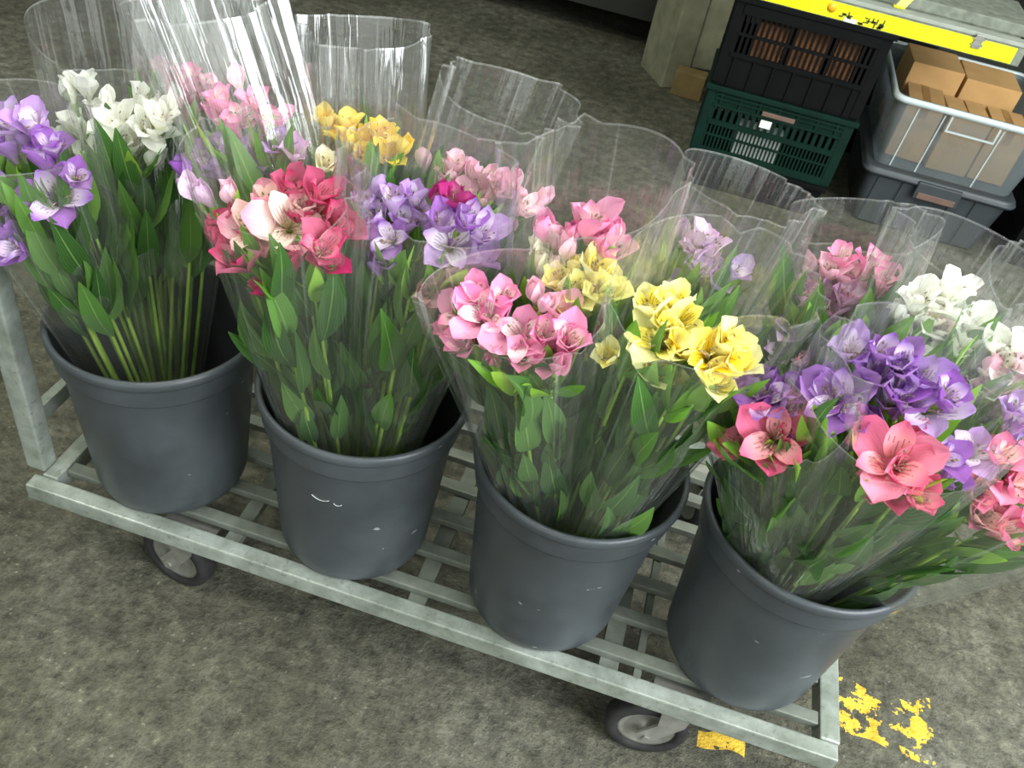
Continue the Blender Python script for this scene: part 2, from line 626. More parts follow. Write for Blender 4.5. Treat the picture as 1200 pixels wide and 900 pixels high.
# L-section rails with a hollow look: top plate and outer face
mb = MB()
mb.box((X0, YF, DECK - RH), (X1 - 0.002, YF + 0.026, DECK), None, 0, 0.0025)
cpart(mb, 'front_rail')
mb = MB()
mb.box((X0, YB - 0.026, DECK - RH), (X1 - 0.002, YB, DECK), None, 0, 0.0025)
cpart(mb, 'back_rail')
for xa, xb in ((X0 + 0.012, X0 + 0.038), (X1 - 0.030, X1)):
    mb = MB()
    mb.box((xa, YF + 0.0265, DECK - RH), (xb, YB - 0.0265, DECK + 0.003), None, 0, 0.0025)
    cpart(mb, 'side_rail')
GALV_DULL = simple_mat('dulled_galvanised_bar', lin((116, 122, 112)), 0.55, 0.3, 0.25, 30, 0.05)
for y in (-0.449, -0.377, -0.304, -0.231, -0.157, -0.082, -0.02):
    mb = MB()
    mb.box((X0 + 0.039, y - 0.011, DECK - 0.014), (X1 - 0.031, y + 0.011, DECK), None, 0, 0.002)
    cpart(mb, 'slat', GALV_DULL)
for x, w in ((0.335, 0.024), (0.645, 0.028), (0.955, 0.03), (1.00, 0.012)):
    mb = MB()
    mb.box((x - w / 2, YF + 0.027, DECK - 0.030), (x + w / 2, YB - 0.027, DECK - 0.0145), None, 0, 0.001)
    cpart(mb, 'crossbar', GALV_DULL)
# uprights at the left end and the low bars that join them
for y in (-0.478, 0.020):
    mb = MB()
    mb.box((-0.018, y, DECK + 0.0035), (0.014, y + 0.030, DECK + 0.62), None, 0, 0.003)
    cpart(mb, 'upright_post')
for z in (0.085,):
    mb = MB()
    mb.box((-0.010, -0.447, DECK + z), (0.006, 0.019, DECK + z + 0.03), None, 0, 0.002)
    cpart(mb, 'end_bar')


def caster(x, y, turn, full=True):
    R = 0.066
    M = Matrix.Translation((x, y, R)) @ Matrix.Rotation(turn, 4, 'Z')
    # fork: top plate, swivel head, two cheeks
    fk = MB()
    fk.box((x - 0.045, y - 0.028, DECK - RH - 0.005), (x + 0.045, y + 0.028, DECK - RH - 0.0005), None, 0, 0.001)
    fk.lathe([(0.026, DECK - RH - 0.022), (0.028, DECK - RH - 0.005)], 20, Matrix.Translation((x, y, 0)))
    off = 0.030
    for s in (-1, 1):
        yy = s * 0.024
        pts = [(-0.020, R + 0.082), (0.026, R + 0.082), (0.022, R + 0.040), (off + 0.018, R + 0.004), (off + 0.010, R - 0.016),
               (off - 0.012, R - 0.016), (off - 0.020, R + 0.006), (-0.018, R + 0.050)]
        b = len(fk.v)
        Mx = Matrix.Translation((x, y, 0)) @ Matrix.Rotation(turn, 4, 'Z')
        for d in (-0.002, 0.002):
            for (px, pz) in pts:
                fk.v.append(Mx @ Vector((px, yy + d, pz)))
        n = len(pts)
        fk.face([b + i for i in range(n)])
        fk.face([b + n + i for i in range(n)][::-1])
        for i in range(n):
            j = (i + 1) % n
            fk.face([b + i, b + n + i, b + n + j, b + j])
    fk.box((-0.020, -0.026, R + 0.076), (0.026, 0.026, R + 0.082), Matrix.Translation((x, y, 0)) @ Matrix.Rotation(turn, 4, 'Z'))
    f = cpart(fk, 'caster', ZINC)
    Mw = Matrix.Translation((x, y, R)) @ Matrix.Rotation(turn, 4, 'Z') @ Matrix.Translation((off, 0, 0)) @ Matrix.Rotation(PI / 2, 4, 'X')
    w = MB()
    w.lathe([(0.046, -0.013), (0.050, -0.017), (0.060, -0.017), (0.065, -0.012), (R, -0.006), (R, 0.006), (0.065, 0.012),
             (0.060, 0.017), (0.050, 0.017), (0.046, 0.013)], 40, Mw, 0, True, True)
    cpart(w, 'tyre', RUBBER, f)
    w = MB()
    w.lathe([(0.0, -0.019), (0.011, -0.019), (0.013, -0.010), (0.032, -0.006), (0.040, -0.012), (0.0465, -0.012), (0.0465, 0.012), (0.040, 0.012),
             (0.032, 0.006), (0.013, 0.010), (0.011, 0.019), (0.0, 0.019)], 32, Mw)
    cpart(w, 'wheel_hub', ZINC, f)
    w = MB()
    w.lathe([(0.0, -0.030), (0.007, -0.030), (0.007, -0.0265), (0.004, -0.0262), (0.004, 0.0262), (0.007, 0.0265), (0.007, 0.030), (0.0, 0.030)], 6, Mw, 0, False)
    cpart(w, 'axle_bolt', ZINC, f)


caster(1.075, -0.470, math.radians(186))
caster(0.255, -0.462, math.radians(170))
caster(1.075, 0.02, math.radians(120))
caster(0.255, 0.02, math.radians(60))

# ------------------------------------------------------------------ buckets
BH, BRI = 0.313, 0.1415
bp = [(0.0, 0.0), (0.100, 0.0), (0.108, 0.002), (0.1145, 0.008), (0.1175, 0.018), (0.1185, 0.030),
      (0.1355, 0.258), (0.1365, 0.2605), (0.1425, 0.2625), (0.1432, 0.266), (0.1452, 0.292), (0.1456, 0.2955), (0.1480, 0.2965),
      (0.1500, 0.300), (0.1505, 0.306), (0.1490, 0.311), (0.1462, 0.313), (0.1430, 0.3125), (0.1415, 0.309)]
bi = [(0.1414, 0.309), (0.1395, 0.29), (0.1325, 0.25), (0.1135, 0.012), (0.0, 0.012)]
BUCK = [(0.1803, -0.3785), (0.5037, -0.3803), (0.8237, -0.3875), (1.1431, -0.3692)]
blab = ['grey plastic bucket beside the upright post at the end of the trolley',
        'grey plastic bucket with a curved white scuff below its rim',
        'grey plastic bucket showing dark empty space beside yellow flowers',
        'grey plastic bucket with rim shining bright, nearest the yellow floor paint']
m_out = MB().lathe(bp, 72, caps=False)
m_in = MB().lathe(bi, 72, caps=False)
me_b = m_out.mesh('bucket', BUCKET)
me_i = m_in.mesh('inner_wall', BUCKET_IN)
for (x, y), lb in zip(BUCK, blab):
    bo = link('bucket', me_b, None, (x, y, DECK))
    bo.rotation_euler = (0, 0, random.uniform(-0.3, 0.3))
    tag(bo, lb, 'bucket', 'grey flower buckets on the trolley')
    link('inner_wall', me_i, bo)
    if lb == blab[1]:
        sc = MB()
        for a0, a1, zc, sag in ((-1.72, -1.52, 0.203, 0.005), (-1.47, -1.38, 0.200, 0.004)):
            pts = []
            for k in range(9):
                a = a0 + (a1 - a0) * k / 8 - bo.rotation_euler.z
                z = zc - sag * math.sin(PI * k / 8)
                r = 0.1185 + (0.1355 - 0.1185) * (z - 0.03) / 0.228 + 0.0002
                pts.append((r * math.cos(a), r * math.sin(a), z))
            sc.tube(pts, 0.0006, 4)
        tag(sc.build('scuff', simple_mat('pale_scuff', lin((190, 194, 194)), 0.8), bo), 'curved white scuff')

# ------------------------------------------------------------------ flower parts
PC = {  # outer tip, middle, base | inner tip, field, base, dashes
    'purple': ((156, 96, 186), (168, 110, 196), (204, 172, 206), (156, 104, 196), (232, 214, 236), (206, 186, 206), (84, 38, 110)),
    'purplepale': ((176, 136, 208), (196, 164, 220), (226, 212, 226), (186, 150, 214), (240, 230, 238), (214, 200, 206), (96, 52, 110)),
    'lavender': ((184, 142, 208), (200, 162, 218), (222, 204, 226), (186, 150, 214), (240, 230, 240), (214, 200, 206), (96, 48, 110)),
    'lilac': ((226, 190, 226), (232, 204, 232), (236, 222, 224), (220, 180, 220), (244, 232, 240), (226, 214, 206), (140, 70, 110)),
    'mauve': ((190, 128, 178), (200, 144, 186), (214, 184, 196), (190, 128, 178), (230, 206, 220), (214, 196, 196), (110, 50, 90)),
    'white': ((252, 252, 247), (252, 252, 244), (226, 236, 194), (252, 252, 247), (252, 252, 242), (226, 232, 176), (196, 196, 150)),
    'cream': ((240, 238, 216), (240, 238, 206), (222, 226, 160), (242, 238, 220), (240, 236, 196), (222, 222, 140), (150, 120, 70)),
    'deep': ((208, 50, 118), (202, 46, 108), (230, 130, 150), (214, 60, 120), (238, 150, 176), (226, 200, 120), (110, 20, 40)),
    'striped': ((232, 110, 156), (246, 206, 210), (232, 216, 150), (244, 190, 190), (250, 232, 216), (222, 214, 90), (120, 24, 40)),
    'blush': ((240, 140, 172), (250, 228, 220), (240, 226, 190), (250, 224, 216), (252, 240, 226), (226, 220, 130), (150, 50, 60)),
    'magenta': ((180, 44, 124), (188, 56, 134), (206, 110, 150), (180, 44, 124), (216, 130, 170), (206, 170, 150), (90, 16, 50)),
    'pink': ((238, 140, 190), (242, 158, 198), (246, 202, 214), (238, 142, 190), (250, 226, 224), (236, 210, 170), (120, 26, 50)),
    'pink2': ((238, 120, 172), (244, 148, 188), (246, 196, 208), (240, 130, 164), (250, 214, 206), (232, 200, 140), (130, 26, 50)),
    'pinkstripe': ((236, 128, 184), (242, 152, 196), (248, 206, 212), (240, 156, 186), (252, 238, 236), (240, 220, 190), (110, 16, 40)),
    'palepink': ((244, 188, 212), (246, 204, 222), (240, 222, 206), (244, 186, 204), (250, 230, 228), (236, 222, 186), (150, 60, 80)),
    'coral': ((230, 92, 138), (236, 112, 152), (242, 172, 180), (234, 104, 144), (242, 168, 176), (236, 200, 150), (140, 24, 54)),
    'yellow': ((252, 228, 70), (253, 234, 96), (236, 220, 90), (248, 218, 62), (250, 214, 50), (236, 206, 60), (120, 60, 20)),
    'yellow2': ((246, 232, 110), (246, 228, 90), (226, 220, 90), (246, 226, 90), (246, 206, 40), (232, 196, 40), (96, 48, 20)),
    'yellowpale': ((249, 245, 168), (249, 243, 152), (226, 228, 110), (249, 244, 168), (250, 234, 104), (236, 214, 70), (100, 52, 24)),
    'wilted': ((214, 160, 164), (206, 160, 158), (196, 170, 140), (206, 150, 150), (220, 186, 170), (196, 170, 130), (110, 50, 50)),
}
CNAME = {'purplepale': 'pale purple', 'deep': 'deep pink', 'striped': 'pink striped', 'blush': 'pink and white', 'pink2': 'bright pink',
         'pinkstripe': 'pink and white', 'palepink': 'pale pink', 'yellow2': 'yellow', 'yellowpale': 'pale yellow', 'wilted': 'wilted pink',
         'cream': 'cream white'}
PM, SM = {}, {}
for c, (a, b_, d, e, g, h, k) in PC.items():
    PM[c] = petal_mat('petal_' + c, a, b_, d)
    SM[c] = streak_mat('inner_petal_' + c, e, g, h, k)


def petal_mesh(mat, Lg, W, a0, a1, cup, tipw, seed):
    rnd = random.Random(seed)
    mb = MB()
    nv, nu = 7, 4
    x, z = 0.0025, 0.0
    grid = []
    ph = rnd.uniform(0, 6)
    rip = rnd.uniform(0.07, 0.17)
    side = rnd.uniform(-0.10, 0.10)
    for j in range(nv + 1):
        v = j / nv
        a = a0 + (a1 - a0) * (v ** 1.15)
        if v < tipw:
            s = v / tipw
            w = 0.13 + 0.87 * (s * s * (3 - 2 * s))
        else:
            s = (v - tipw) / (1 - tipw)
            w = math.sqrt(max(0.0, 1 - s ** 2.2)) * 0.93 + 0.07
            if j == nv:
                w = 0.12
        w *= W / 2
        row = []
        for i in range(nu + 1):
            u = i / nu * 2 - 1
            cz = cup * w * u * u + rip * W * math.sin(ph + v * 5 + u * 2.4) * v * abs(u)
            px = x - math.cos(a) * cz
            pz = z + math.sin(a) * cz
            row.append(len(mb.v))
            mb.v.append(Vector((px, u * w + side * Lg * v * v, pz)))
        grid.append(row)
        x += math.sin(a) * Lg / nv
        z += math.cos(a) * Lg / nv
    for j in range(nv):
        for i in range(nu):
            q = [grid[j][i], grid[j][i + 1], grid[j + 1][i + 1], grid[j + 1][i]]
            uv = [(i / nu, j / nv), ((i + 1) / nu, j / nv), ((i + 1) / nu, (j + 1) / nv), (i / nu, (j + 1) / nv)]
            mb.face(q, 0, True, uv)
    return mb.mesh('petal', mat)


R_ = math.radians
PCACHE = {}


def petal_set(colour, kind):
    key = (colour, kind)
    if key in PCACHE:
        return PCACHE[key]
    outs, ins = [], []
    for s in range(3):
        if kind == 'o':
            outs.append(petal_mesh(PM[colour], .050, .032, R_(22), R_(70 + 9 * s), .34, .62, s))
            ins.append(petal_mesh(SM[colour], .050, .021, R_(14), R_(58 + 7 * s), .45, .66, s + 10))
        elif kind == 'h':
            outs.append(petal_mesh(PM[colour], .050, .029, R_(16), R_(36 + 9 * s), .45, .62, s + 20))
            ins.append(petal_mesh(SM[colour], .048, .019, R_(9), R_(30 + 7 * s), .5, .66, s + 30))
        else:
            outs.append(petal_mesh(PM[colour], .043, .025, R_(17), R_(-14 + 6 * s), .75, .56, s + 40))
            ins.append(petal_mesh(SM[colour], .040, .017, R_(9), R_(-8), .6, .6, s + 50))
    PCACHE[key] = (outs, ins)
    return PCACHE[key]


def leaf_mesh(mat, seed, width, bend, twist):
    rnd = random.Random(seed)
    mb = MB()
    nv, nu = 7, 2
    y, z = 0.0, 0.0
    grid = []
    wob = rnd.uniform(0, 6)
    for j in range(nv + 1):
        v = j / nv
        w = width * (0.10 + 0.90 * math.sin(PI * min(1, v * 1.02) ** 0.80) ** 0.9) if v < 0.97 else width * 0.05
        a = bend * (v ** 1.3) + 0.10 * math.sin(wob + v * 6)
        tw = twist * v
        row = []
        for i in range(nu + 1):
            u = i - 1
            lift = 0.22 * w * abs(u)
            row.append(len(mb.v))
            mb.v.append(Vector((u * w * math.cos(tw), y - math.sin(a) * lift, z + math.cos(a) * lift + u * w * math.sin(tw))))
        grid.append(row)
        y += math.cos(a) / nv
        z += -math.sin(a) / nv
    for j in range(nv):
        for i in range(nu):
            q = [grid[j][i], grid[j][i + 1], grid[j + 1][i + 1], grid[j + 1][i]]
            uv = [(i / nu, j / nv), ((i + 1) / nu, j / nv), ((i + 1) / nu, (j + 1) / nv), (i / nu, (j + 1) / nv)]
            mb.face(q, 0, True, uv)
    return mb.mesh('leaf', mat)


LEAVES = [leaf_mesh(LEAF, s, random.uniform(0.105, 0.155), random.uniform(0.1, 1.0), random.uniform(-0.9, 0.9)) for s in range(8)]
LEAVES_TOP = [leaf_mesh(LEAF_TOP, s + 20, random.uniform(0.12, 0.16), random.uniform(-0.1, 0.6), random.uniform(-0.6, 0.6)) for s in range(6)]

CAMP = Vector((0.81449, -1.25382, 1.33372))


def frame_from(zdir, hint):
    zdir = zdir.normalized()
    x = hint - zdir * hint.dot(zdir)
    if x.length < 1e-4:
        x = Vector((1, 0, 0)) - zdir * zdir.x
    x.normalize()
    y = zdir.cross(x)
    return Matrix((x, y, zdir)).transposed().to_4x4()


def add_flower(parent, base, face, attach, colour, kind, size, rnd):
    """one floret: throat, pedicel and stamens in its own mesh, six petals as children; base is relative to the bouquet"""
    M = Matrix.Translation(base) @ frame_from(face, Vector((rnd.uniform(-1, 1), rnd.uniform(-1, 1), rnd.uniform(-1, 1))))
    Mi = M.inverted()
    mb = MB()
    a = Mi @ attach
    mid = (a * 0.45 + Vector((0, 0, -0.018)))
    mb.tube([a, a.lerp(mid, .6), mid, Vector((0, 0, -0.010)), Vector((0, 0, -0.004))], [.0013, .0013, .0014, .0018, .0034], 5, 0)
    mb.tube([(0, 0, -0.006), (0, 0, 0.0), (0, 0, 0.006)], [.0034, .0042, .0030], 7, 0)
    if kind != 'b':
        for k in range(6):
            w = rnd.uniform(0, 6.28)
            sp = rnd.uniform(0.10, 0.34)
            ln = rnd.uniform(.026, .036) * size
            p1 = Vector((math.cos(w) * sp * ln * .5, math.sin(w) * sp * ln * .5, ln * .6))
            p2 = Vector((math.cos(w) * sp * ln * 1.2, math.sin(w) * sp * ln * 1.2, ln))
            mb.tube([(0, 0, 0.003), p1, p2], [.0005, .0005, .0004], 3, 1, False)
            mb.tube([p2, p2 + Vector((math.cos(w) * .003, math.sin(w) * .003, .0015))], [.0011, .0009], 4, 2)
    me = mb.mesh('flower', [STEM, FILAM, ANTHER])
    fo = link('flower', me, parent)
    fo.matrix_local = M
    outs, ins = petal_set(colour, kind)
    a0 = rnd.uniform(0, 1.0)
    for k in range(6):
        pm = rnd.choice(outs if k % 2 == 0 else ins)
        p = link('petal', pm, fo)
        s = size * rnd.uniform(0.86, 1.12)
        p.matrix_local = (Matrix.Rotation(a0 + k * PI / 3 + rnd.uniform(-.14, .14), 4, 'Z') @ Matrix.Rotation(rnd.uniform(-.10, .10), 4, 'Y')
                          @ Matrix.Diagonal((s, s, s, 1)))
    return fo


def add_sleeve(parent, b, axis, Lh, r, eb, ef, yaw, rnd, rrim):
    """clear film cone round one bouquet: narrow in the bucket, wide and flattened at the cut top, pleated"""
    up = axis.normalized()
    front = (Vector((CAMP.x, CAMP.y, 0)) - Vector((b.x, b.y, 0))).normalized()
    front = Matrix.Rotation(yaw, 3, 'Z') @ front
    v = (front - up * front.dot(up)).normalized()
    u = v.cross(up).normalized()
    nphi, nt = 96, 22
    pl = []
    npl = rnd.randint(7, 10)
    for _ in range(npl):
        pl.append((rnd.uniform(0, 2 * PI), rnd.uniform(0.09, 0.20), rnd.uniform(0.006, 0.016) * rnd.choice((1, 1, -1))))
    r0 = 0.026
    mb = MB()
    skew = rnd.uniform(-0.12, 0.12)
    ts = [i / nt for i in range(nt)] + [0.9965, 1.0]
    idx = []
    for i, t in enumerate(ts):
        row = []
        for k in range(nphi):
            f = 2 * PI * k / nphi
            sn, cs = math.sin(f), math.cos(f)
            g = 0.5 + 0.5 * sn
            g = g * g * (3 - 2 * g)
            Lt = Lh + eb * (1 - g) + ef * g + skew * cs * 0.12 + 0.010 * (abs(cs) ** 6)
            Lz = Lt * t
            q = Lz / Lh
            rad = r0 + (r - r0) * min(1.0, q) ** 0.9 + 0.012 * max(0, q - 1)
            flat = 1.0 - 0.42 * min(1.0, q) ** 2
            x = cs * rad
            y = sn * (abs(sn) ** (0.35 * min(1, q))) * rad * flat
            d = 0.0
            for (pf, pw, pa) in pl:
                e = abs((f - pf + PI) % (2 * PI) - PI)
                if e < pw:
                    d += pa * (1 - e / pw)
            d *= min(1.3, q) ** 1.6
            nx, ny = cs, sn
            p = up * Lz + u * (x + nx * d) + v * (y + ny * d)
            p += (u * math.sin(q * 7 + f * 2) + v * math.cos(q * 6 + f * 3)) * 0.0014 * q
            row.append(len(mb.v))
            mb.v.append(p)
        idx.append(row)
    for i in range(nt + 1):
        for k in range(nphi):
            k2 = (k + 1) % nphi
            ku = k + 1
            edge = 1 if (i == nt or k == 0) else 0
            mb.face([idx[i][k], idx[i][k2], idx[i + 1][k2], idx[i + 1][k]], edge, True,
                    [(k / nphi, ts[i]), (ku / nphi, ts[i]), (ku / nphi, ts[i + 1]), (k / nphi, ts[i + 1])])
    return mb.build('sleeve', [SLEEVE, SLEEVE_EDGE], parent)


BOUQUETS = [
  ('A1', 0, (0.087, -0.450, 0.733), 0.100, 0.030, 0.085, [
    (0.049,-0.422,0.775,'lavender','h',1.30), (0.076,-0.419,0.778,'lavender','h',1.30), (0.106,-0.436,0.766,'purple','h',1.30), (0.125,-0.463,0.720,'purple','o',1.49), (0.045,-0.463,0.695,'purple','o',1.30), (0.068,-0.492,0.674,'purple','h',1.30), (0.152,-0.458,0.756,'purple','h',1.04), (0.013,-0.431,0.731,'purple','h',1.30), (0.032,-0.479,0.677,'purple','h',1.30)]),
  ('B1', 0, (0.103, -0.300, 0.737), 0.160, 0.090, 0.085, [
    (0.016,-0.280,0.760,'white','b',1.15), (0.035,-0.266,0.764,'white','h',1.15), (0.039,-0.300,0.719,'white','h',1.15), (0.072,-0.313,0.692,'white','h',1.21), (0.102,-0.300,0.737,'white','o',1.32), (0.129,-0.281,0.775,'white','h',1.15), (0.148,-0.306,0.753,'white','o',1.15), (0.126,-0.310,0.721,'white','h',1.15), (0.159,-0.314,0.715,'white','b',1.15), (0.178,-0.282,0.790,'white','b',1.15), (0.016,-0.304,0.695,'white','h',1.15), (0.073,-0.278,0.763,'white','b',0.92), (0.167,-0.301,0.768,'white','h',1.15)]),
  ('C1', 0, (0.161, -0.220, 0.778), 0.240, 0.160, 0.070, [
    (0.119,-0.208,0.780,'pink','h',1.00), (0.158,-0.214,0.786,'pink','h',1.00), (0.148,-0.224,0.774,'pink','h',1.00), (0.193,-0.227,0.790,'pink','h',0.90), (0.142,-0.224,0.753,'palepink','b',1.00), (0.183,-0.231,0.764,'pink','h',0.90)]),
  ('B2', 1, (0.296, -0.320, 0.801), 0.160, 0.130, 0.085, [
    (0.259,-0.301,0.815,'pink','h',1.00), (0.287,-0.308,0.805,'pink','o',1.00), (0.307,-0.301,0.829,'pink','h',1.00), (0.277,-0.314,0.791,'pink','h',1.00), (0.329,-0.320,0.814,'pink','h',1.00), (0.268,-0.283,0.845,'palepink','b',1.00), (0.251,-0.338,0.758,'lavender','h',1.00), (0.277,-0.325,0.772,'lavender','h',1.00), (0.308,-0.329,0.776,'lavender','h',1.00), (0.351,-0.337,0.801,'lavender','h',1.00), (0.376,-0.343,0.798,'lilac','h',1.00), (0.276,-0.350,0.754,'lavender','h',1.00), (0.326,-0.332,0.773,'lavender','h',0.90), (0.417,-0.344,0.799,'cream','h',1.00)]),
  ('A2', 1, (0.435, -0.500, 0.801), 0.100, 0.030, 0.092, [
    (0.297,-0.460,0.811,'purple','b',1.00), (0.316,-0.480,0.799,'lilac','b',1.00), (0.334,-0.480,0.798,'lilac','b',1.00), (0.367,-0.481,0.809,'palepink','b',1.00), (0.368,-0.509,0.771,'deep','b',1.15), (0.406,-0.521,0.759,'deep','h',1.35), (0.404,-0.503,0.784,'striped','o',1.20), (0.444,-0.494,0.800,'blush','o',1.35), (0.414,-0.483,0.812,'striped','h',1.10), (0.434,-0.469,0.830,'deep','h',1.10), (0.469,-0.474,0.837,'deep','h',1.20), (0.491,-0.490,0.817,'deep','h',1.25), (0.459,-0.518,0.777,'deep','b',1.10), (0.495,-0.519,0.804,'deep','h',1.25), (0.507,-0.496,0.819,'deep','b',1.10), (0.373,-0.491,0.779,'deep','h',1.00), (0.453,-0.483,0.819,'blush','h',1.00)]),
  ('D2', 1, (0.423, -0.240, 0.787), 0.150, 0.120, 0.080, [
    (0.366,-0.228,0.789,'yellow','h',1.10), (0.399,-0.227,0.795,'yellow','h',1.10), (0.407,-0.248,0.777,'yellow','h',1.10), (0.426,-0.236,0.782,'yellow','h',1.10), (0.445,-0.236,0.797,'yellow','h',1.10), (0.467,-0.253,0.783,'yellow','o',1.10), (0.485,-0.251,0.801,'yellow','b',0.99), (0.384,-0.232,0.778,'yellow','h',1.10), (0.444,-0.243,0.769,'yellow','h',0.99)]),
  ('C2', 1, (0.585, -0.450, 0.816), 0.100, 0.030, 0.092, [
    (0.548,-0.462,0.800,'purple','o',1.00), (0.553,-0.464,0.775,'purple','h',1.10), (0.509,-0.435,0.817,'lavender','h',1.00), (0.541,-0.438,0.831,'lavender','h',1.00), (0.518,-0.425,0.839,'lavender','b',1.00), (0.560,-0.425,0.837,'lavender','h',1.00), (0.614,-0.454,0.808,'lavender','o',1.35), (0.602,-0.453,0.832,'purple','h',1.10), (0.644,-0.450,0.832,'lavender','h',1.20), (0.626,-0.452,0.842,'purple','h',1.10), (0.587,-0.425,0.847,'magenta','b',1.10), (0.621,-0.436,0.854,'magenta','b',1.00), (0.605,-0.427,0.844,'magenta','h',1.00), (0.633,-0.478,0.776,'wilted','h',1.00), (0.538,-0.473,0.767,'purple','b',0.90), (0.556,-0.438,0.809,'lavender','h',1.00), (0.516,-0.452,0.798,'lavender','b',1.00)]),
  ('D3', 1, (0.591, -0.260, 0.781), 0.140, 0.100, 0.085, [
    (0.513,-0.250,0.790,'palepink','b',1.00), (0.557,-0.247,0.790,'palepink','h',1.00), (0.580,-0.258,0.798,'palepink','b',1.00), (0.550,-0.259,0.781,'palepink','h',1.00), (0.602,-0.259,0.789,'palepink','h',1.10), (0.633,-0.265,0.781,'palepink','h',1.10), (0.619,-0.268,0.788,'palepink','h',1.00), (0.657,-0.281,0.781,'palepink','h',1.00), (0.676,-0.262,0.791,'palepink','b',1.00), (0.597,-0.272,0.768,'palepink','h',1.00), (0.634,-0.249,0.796,'palepink','b',1.00)]),
  ('A3', 2, (0.720, -0.530, 0.785), 0.060, 0.020, 0.095, [
    (0.655,-0.517,0.767,'pink','o',1.10), (0.679,-0.524,0.782,'pinkstripe','o',1.20), (0.667,-0.510,0.794,'pink','h',1.00), (0.694,-0.512,0.800,'pink','h',1.00), (0.666,-0.536,0.752,'pink','h',1.10), (0.723,-0.534,0.778,'pinkstripe','o',1.25), (0.732,-0.548,0.763,'pink','h',1.00), (0.703,-0.539,0.763,'pink','h',1.00), (0.756,-0.515,0.804,'pink','h',1.10), (0.772,-0.538,0.794,'pink','h',1.20), (0.771,-0.555,0.774,'pink','b',1.10), (0.723,-0.503,0.816,'palepink','b',1.00), (0.747,-0.538,0.793,'pink','h',1.10), (0.739,-0.517,0.816,'palepink','b',0.90), (0.699,-0.544,0.741,'pink','b',1.00)]),
  ('B3', 2, (0.761, -0.460, 0.826), 0.150, 0.080, 0.080, [
    (0.717,-0.454,0.819,'cream','b',1.18), (0.732,-0.458,0.817,'cream','b',1.12), (0.743,-0.474,0.816,'yellowpale','h',1.12), (0.756,-0.458,0.831,'yellowpale','b',1.12), (0.776,-0.460,0.829,'yellowpale','h',1.34), (0.764,-0.480,0.815,'yellowpale','h',1.23), (0.780,-0.480,0.802,'yellowpale','b',1.12), (0.791,-0.464,0.827,'yellowpale','b',1.23), (0.709,-0.438,0.853,'pink','b',1.12), (0.724,-0.435,0.845,'palepink','b',1.12), (0.738,-0.433,0.857,'pink','b',1.12), (0.755,-0.426,0.865,'pink','h',1.34), (0.783,-0.435,0.873,'pink','b',1.12), (0.708,-0.440,0.830,'cream','b',1.12), (0.773,-0.437,0.855,'pink','b',1.12), (0.740,-0.451,0.847,'palepink','b',1.12)]),
  ('C3', 2, (0.888, -0.500, 0.809), 0.120, 0.020, 0.095, [
    (0.841,-0.485,0.826,'yellowpale','h',1.10), (0.864,-0.474,0.830,'yellowpale','h',1.10), (0.877,-0.479,0.818,'yellowpale','h',1.10), (0.864,-0.505,0.802,'yellowpale','o',1.30), (0.846,-0.508,0.784,'yellowpale','h',1.00), (0.868,-0.519,0.772,'yellowpale','h',1.00), (0.887,-0.509,0.802,'yellowpale','h',1.00), (0.915,-0.512,0.808,'yellow2','o',1.20), (0.920,-0.527,0.793,'yellowpale','h',1.00), (0.931,-0.503,0.825,'yellowpale','h',1.10), (0.943,-0.515,0.807,'yellowpale','h',1.10), (0.862,-0.492,0.817,'yellowpale','h',1.00), (0.921,-0.505,0.820,'yellowpale','h',1.00)]),
  ('E3', 2, (0.899, -0.270, 0.770), 0.125, 0.090, 0.080, [
    (0.856,-0.244,0.791,'lilac','b',1.00), (0.883,-0.261,0.797,'lilac','h',1.00), (0.899,-0.259,0.786,'lilac','h',1.00), (0.895,-0.268,0.763,'lilac','h',1.10), (0.932,-0.279,0.773,'lavender','h',1.00), (0.916,-0.287,0.756,'lavender','h',1.00), (0.915,-0.288,0.732,'lilac','b',1.00), (0.878,-0.266,0.779,'lilac','h',1.00)]),
  ('A4', 3, (0.996, -0.520, 0.762), 0.100, 0.000, 0.085, [
    (1.004,-0.539,0.750,'coral','o',1.45), (1.020,-0.531,0.759,'coral','h',1.10), (0.973,-0.501,0.771,'purple','h',1.10), (0.982,-0.514,0.778,'purple','o',1.10), (1.005,-0.507,0.789,'purple','h',1.05), (0.981,-0.495,0.795,'purple','b',1.00), (0.966,-0.490,0.779,'lilac','b',0.90), (1.001,-0.515,0.772,'purple','h',1.00), (1.025,-0.539,0.735,'coral','b',1.00)]),
  ('B4', 3, (1.098, -0.540, 0.810), 0.100, 0.000, 0.100, [
    (1.105,-0.569,0.789,'coral','o',1.50), (1.117,-0.571,0.786,'coral','h',1.20), (1.102,-0.571,0.769,'coral','h',1.00), (1.120,-0.538,0.808,'coral','b',1.10), (1.043,-0.492,0.849,'purplepale','h',1.15), (1.068,-0.499,0.858,'purple','h',1.10), (1.087,-0.505,0.860,'purple','h',1.10), (1.070,-0.507,0.839,'purple','h',1.20), (1.092,-0.522,0.840,'purple','h',1.10), (1.110,-0.506,0.846,'purplepale','h',1.20), (1.125,-0.522,0.831,'purplepale','o',1.20), (1.133,-0.526,0.852,'purple','h',1.00), (1.049,-0.527,0.813,'purple','o',1.35), (1.066,-0.531,0.798,'purple','h',1.10), (1.028,-0.508,0.817,'purple','b',1.10), (1.151,-0.555,0.804,'purple','h',1.00), (1.036,-0.523,0.811,'purple','h',1.00), (1.104,-0.532,0.834,'purple','h',1.00)]),
  ('C4', 3, (1.259, -0.460, 0.714), 0.120, 0.020, 0.100, [
